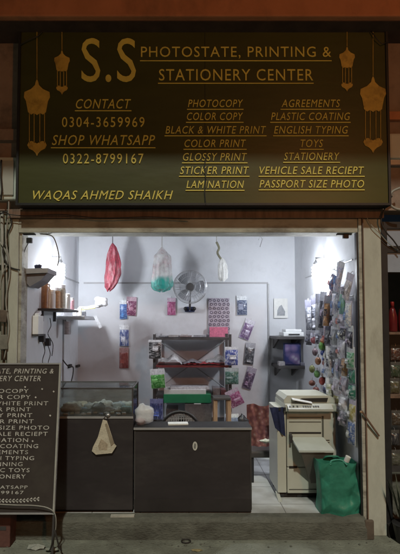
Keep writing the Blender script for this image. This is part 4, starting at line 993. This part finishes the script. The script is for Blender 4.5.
# ------------------------------------------------------------------ floral chair
fl = thing('covered_chair', 'low chair draped in red floral cloth between counter and photocopier', 'chair', (xx(259,.95,440),.95,ZF))
p0, p1 = at(247,446,.95), at(274,405,.95)
def flf(u, v):
    x = p0.x+(p1.x-p0.x)*u; z = p0.z+(p1.z-p0.z)*v+.015*math.sin(u*8)*v
    return (x, .95-.10*(1-v)**2*math.sin(math.pi*u)**.4-.012*math.sin(u*21+v*5), z)
part('floral_cover', MB().grid(flf, 22, 16), m_floral, fl, smooth=True)
part('backrest', MB().span(p0.x+.01, p1.x-.01, .965, .99, .5, p1.z-.02, bevel=.008), m_shelf, fl)
part('seat', MB().span(p0.x-.01, p1.x+.02, .70, .96, p0.z-.05, p0.z+.02, bevel=.02), m_shelf, fl)
for x in (p0.x+.02,p1.x-.02):
    for y in (.73,.94): part('leg', MB().cyl((x,y,ZF),(x,y,p0.z-.051),.014), m_black, fl)
lump(at(266,441,.72), .035, (1.4,.8,.6), plastic((.6,.6,.5)), 'small_cloth', 'small pale crumpled cloth on the seat of the floral chair', 'cloth', None, 41)

# ------------------------------------------------------------------ standing board in front
bz = at(57,514,-.30); bt = at(61.5,363,-.17)
P0 = Vector((0,-.30,bz.z)); lean = math.atan2(.13, bt.z-bz.z)
NRM = Vector((0,-math.cos(lean),math.sin(lean)))
def onb(px, py):
    d = ray(px,py); t = (P0-EYE).dot(NRM)/d.dot(NRM); p = EYE+d*t
    return p.x, (p-P0).length*(1 if p.z>=P0.z else -1)*math.copysign(1,1) if False else ((p.z-P0.z)/math.cos(lean))
brx = bt.x; blx = xx(-58,-.23,440); BH = (bt.z-bz.z)/math.cos(lean)
sb = thing('standing_signboard', 'dark standing signboard with white lettering and a pale metal frame in front of the shop', 'signboard', (0,-.30,bz.z), rot=(-lean,0,0))
part('panel', MB().span(blx+.012, brx-.013, -.004, .008, .012, BH-.012), m_board, sb, local=True)
part('frame_side', MB().span(brx-.0125, brx, -.014, .012, 0, BH), m_alu, sb, local=True)
part('frame_side', MB().span(blx, blx+.0115, -.014, .012, 0, BH), m_alu, sb, local=True)
part('frame_rail', MB().span(blx+.012, brx-.013, -.012, .012, BH-.0115, BH), m_trim, sb, local=True)
part('frame_rail', MB().span(blx+.012, brx-.013, -.012, .012, 0, .0115), m_trim, sb, local=True)
for x in (brx-.006, blx+.006): part('leg', MB().span(x-.008, x+.008, -.004, .010, -bz.z/math.cos(lean)+.004, -.0005), m_shelf, sb, local=True)
def btext(s, c, px1, py, h, bold=.0, shear=0):
    x1, z = onb(px1, py); xc, _ = onb(c, py); _, za = onb(c, py+h/2); _, zb_ = onb(c, py-h/2)
    mb = text_mesh(s, 2*xc-x1, x1, za, zb_, -.0075, .003, shear, bold, 1.15)
    o = part('lettering', mb, m_boardtxt, sb, local=True); o['label'] = 'pale lettering reading '+s
btext('PHOTOSTATE, PRINTING &', 9, 54, 371.5, 5.6, .0, .2); btext('STATIONERY CENTER', 5, 41, 378.5, 5.4, .0, .2)
for s, e, y in (('PHOTOCOPY',29,391),('COLOR COPY',31,397),('BLACK & WHITE PRINT',48.5,403.3),('COLOR PRINT',31,409.3),('GLOSSY PRINT',32.5,415.2),('STICKER PRINT',34,421.3),('PASSPORT SIZE PHOTO',49.5,427.6),('VEHICLE SALE RECIEPT',48,433.8),('LAMINATION',28.5,440),('PLASTIC COATING',38.5,446),('AGREEMENTS',28.5,452),('ENGLISH TYPING',34.5,458),('SCANNING',23,464),('PLASTIC TOYS',30,470),('STATIONERY',26,476.3)):
    btext(s, 2, e, y, 4.0)
btext('SHOP WHATSAPP', -4, 28, 487, 3.2); btext('0322-8799167', -3, 24, 492.3, 3.2)
# laurel ornament
mb = MB()
for i in range(12):
    px = -2+i*3.5; y = 500.5-max(0,(i-6))*.35
    for sgn in (-1,1):
        x0, z0 = onb(px, y); x1, z1 = onb(px+2.6, y+sgn*2.3); x2, z2 = onb(px+3.2, y+sgn*.8)
        mb.prism([(x0,z0),(x1,z1),(x2,z2)], -.0075, -.0045)
part('laurel_ornament', mb, m_boardtxt, sb, local=True)
mb = MB()
for px,py in ((36,397.3),(25.5,387),(42.5,389),(54,391.5),(50.5,415.5),(33,441)):
    x,z_ = onb(px,py); mb.lathe([(.009,0),(.009,.003)], (0,0,0), 8) if False else mb.box((x,-.006,z_),(.012,.003,.01),(0,.6,0))
part('paint_spot', mb, m_boardtxt, sb, local=True)
# cable under the board
cable('ground_cable', [at(-4,504,-.34), at(14,505,-.34), at(34,505.5,-.34), at(48,508,-.34), at(55,514,-.33), at(56,526,-.32), at(54,540,-.31), at(53,549,-.29)], .0038, m_cable_w, 'grey cable running along the foot of the standing signboard down to the ground')
# wrapped foot of the pole
lump(at(52,549,-.27), .026, (2.0,.8,.5), M('grimy_rag', (.27,.28,.24), .9, .3, 12, bump=.5), 'rag', 'greyish crumpled rag at the foot of the signboard pole', 'rag', None, 51)
for dx, lab in ((-2.5,'left'),(3,'right')):
    cable('foot_strap', [at(55,530,-.33), at(55+dx*.6,538,-.34), at(55+dx*1.5,547,-.33), at(55+dx*2.2,551,-.32)], .006, m_cable, f'dark strap splaying to the {lab} at the foot of the signboard pole', 'strap')
# reddish block left
wb_ = thing('wooden_block', 'reddish brown wooden block on the ground at the left edge', 'block', at(0,536,-.2))
a = at(-22,536,-.2); b = at(10.5,509,-.2)
part('block', MB().span(a.x, b.x, -.2, -.06, .0, b.z, bevel=.008), M('red_block', (.13,.055,.045), .8, .3, 6, dirt=(.05,.03,.03), bump=.4), wb_)
part('cap_strip', MB().span(a.x+.02, b.x-.03, -.203, -.2005, b.z*.45, b.z*.55), m_shelf, wb_)
# ------------------------------------------------------------------ litter on ground
def flat(px, py, w, d, mat, label, name, cat, seed, h=.012):
    g = at(px, py, 0); r_ = ray(px,py); t = -H/r_.z; p = EYE+r_*t
    rn = random.Random(seed)
    pts = []
    n = 11
    mb = MB(); c0 = mb.bm.verts.new((p.x,p.y,h*1.3))
    ring = [mb.bm.verts.new((p.x+w*math.cos(i*2*math.pi/n)*rn.uniform(.6,1.1), p.y+d*math.sin(i*2*math.pi/n)*rn.uniform(.6,1.1), rn.uniform(.003,h))) for i in range(n)]
    for i in range(n): mb.bm.faces.new((c0, ring[i], ring[(i+1)%n]))
    return solo(name, mb, mat, label, cat)
flat(38,549,.08,.035,plastic((.30,.31,.28),.7),'pale crumpled plastic scrap on the ground beside the signboard','plastic_scrap','litter',1,.03)
flat(197,551,.045,.022,plastic((.28,.23,.12),.8),'yellowish dry leaf on the ground at the bottom edge','dry_leaf','leaf',2)
r_ = ray(186,542); p = EYE+r_*(-H/r_.z)
solo('rubber_ring', MB().tube([(p.x+.035*math.cos(t),p.y+.028*math.sin(t),.008) for t in [i*2*math.pi/16 for i in range(17)]], .006, 6), m_cable, 'small dark ring lying on the ground below the front counter', 'ring', smooth=True)
rn = random.Random(77)
for i in range(95):
    x = rn.uniform(-1.9, 2.1); y = rn.choice([rn.uniform(-.11,-.2), rn.uniform(-.6,-.1)]); r = rn.uniform(.003,.010)
    mb = MB().ball((x,y,r*.5), r, (rn.uniform(.8,1.5),rn.uniform(.7,1.2),.6), 6)
    solo('pebble', mb, m_conc, 'small grey pebble lying on the street in front of the step', 'pebble', 'pebbles scattered on the street')

# ------------------------------------------------------------------ right edge bits
p = at(395,331,.12)
for i,(dx,lab) in enumerate(((0,'red bottle nearest the frame on the neighbouring shelf'),(.085,'second red bottle further right on the neighbouring shelf'))):
    x = p.x+dx-.01; z = zz(332,.1)+.001
    t = thing('red_bottle', lab, 'bottle', (x,.14,z), 'red bottles in the neighbouring shop')
    part('body', MB().lathe([(.034,0),(.037,.01),(.037,.13),(.024,.19),(.013,.21)], (x,.14,z)), M('red_plastic', (.13,.012,.014), .3, .2, 20), t, smooth=True)
    part('cap', MB().lathe([(.015,.211),(.015,.255),(.012,.26)], (x,.14,z)), M('red_cap', (.25,.02,.02), .3, .2), t, smooth=True)
t = None
rn = random.Random(9)
for i,(py,c,lab) in enumerate(((345,(.35,.10,.05),'reddish packet'),(362,(.12,.2,.08),'green packet'),(378,(.35,.3,.12),'yellow-brown packet'),(410,(.25,.15,.08),'brown packet'),(430,(.10,.09,.12),'dark packet'),(450,(.3,.3,.2),'beige packet'))):
    pack(395.5+rn.uniform(-1,1), py, py+15, 9, .16, tuple(x*.35 for x in c), f'{lab}, {ord_[i]} from the top in the neighbouring doorway on the right', header=(.08,.075,.07), group='packets hanging in the neighbouring doorway')
pl = thing('potted_plant', 'small grey-green plant in a black pot at the right edge of the frame', 'plant', at(396,521,-.12))
base = Vector((at(404,521,-.12).x, -.12, 0))
part('pot', MB().lathe([(.055,0),(.06,.01),(.085,.14),(.09,.145),(.075,.15)], base), m_black, pl, smooth=False)
mb = MB()
for i in range(60):
    a = rn.uniform(0,6.28); l = rn.uniform(.12,.36); tip = Vector((math.cos(a)*l*rn.uniform(.15,.45), math.sin(a)*l*.4, l)); s = Vector((math.cos(a)*.02, math.sin(a)*.02, .14))
    w = Vector((-math.sin(a), math.cos(a), 0))*.009; b0 = base+s; m_ = base+s+tip*.55+Vector((0,0,.03)); e_ = base+s+tip
    v = [mb.bm.verts.new(q) for q in (b0-w*.4, b0+w*.4, m_+w, m_-w, e_)]
    mb.bm.faces.new((v[0],v[1],v[2],v[3])); mb.bm.faces.new((v[3],v[2],v[4]))
part('leaves', mb, M('dusty_leaf', (.07,.08,.055), .7, .4, 12), pl)

# ------------------------------------------------------------------ lighting: night
w = bpy.data.worlds.new('World'); sc.world = w; w.use_nodes = True
nt = w.node_tree; bg = nt.nodes['Background']; sky = nt.nodes.new('ShaderNodeTexSky'); sky.sky_type = 'NISHITA'; sky.sun_disc = False
sky.sun_elevation = R(50); sky.sun_rotation = R(180)
nt.links.new(sky.outputs[0], bg.inputs[0]); bg.inputs[1].default_value = .0012
sl = bpy.data.lights.new('street_light_white', 'SUN'); sl.energy = 1.5; sl.angle = R(2.4); sl.color = (.98,1,.84)
so = bpy.data.objects.new('street_light_white', sl); COL.objects.link(so); so.rotation_euler = (R(40), 0, 0)
ol = bpy.data.lights.new('street_light_orange', 'POINT'); ol.energy = 200; ol.color = (1,.36,.10); ol.shadow_soft_size = .15
oo = bpy.data.objects.new('street_light_orange', ol); COL.objects.link(oo); oo.location = (2.6,-6.0,4.0)
sc.view_settings.view_transform = 'Standard'; sc.view_settings.look = 'None'; sc.view_settings.exposure = 0
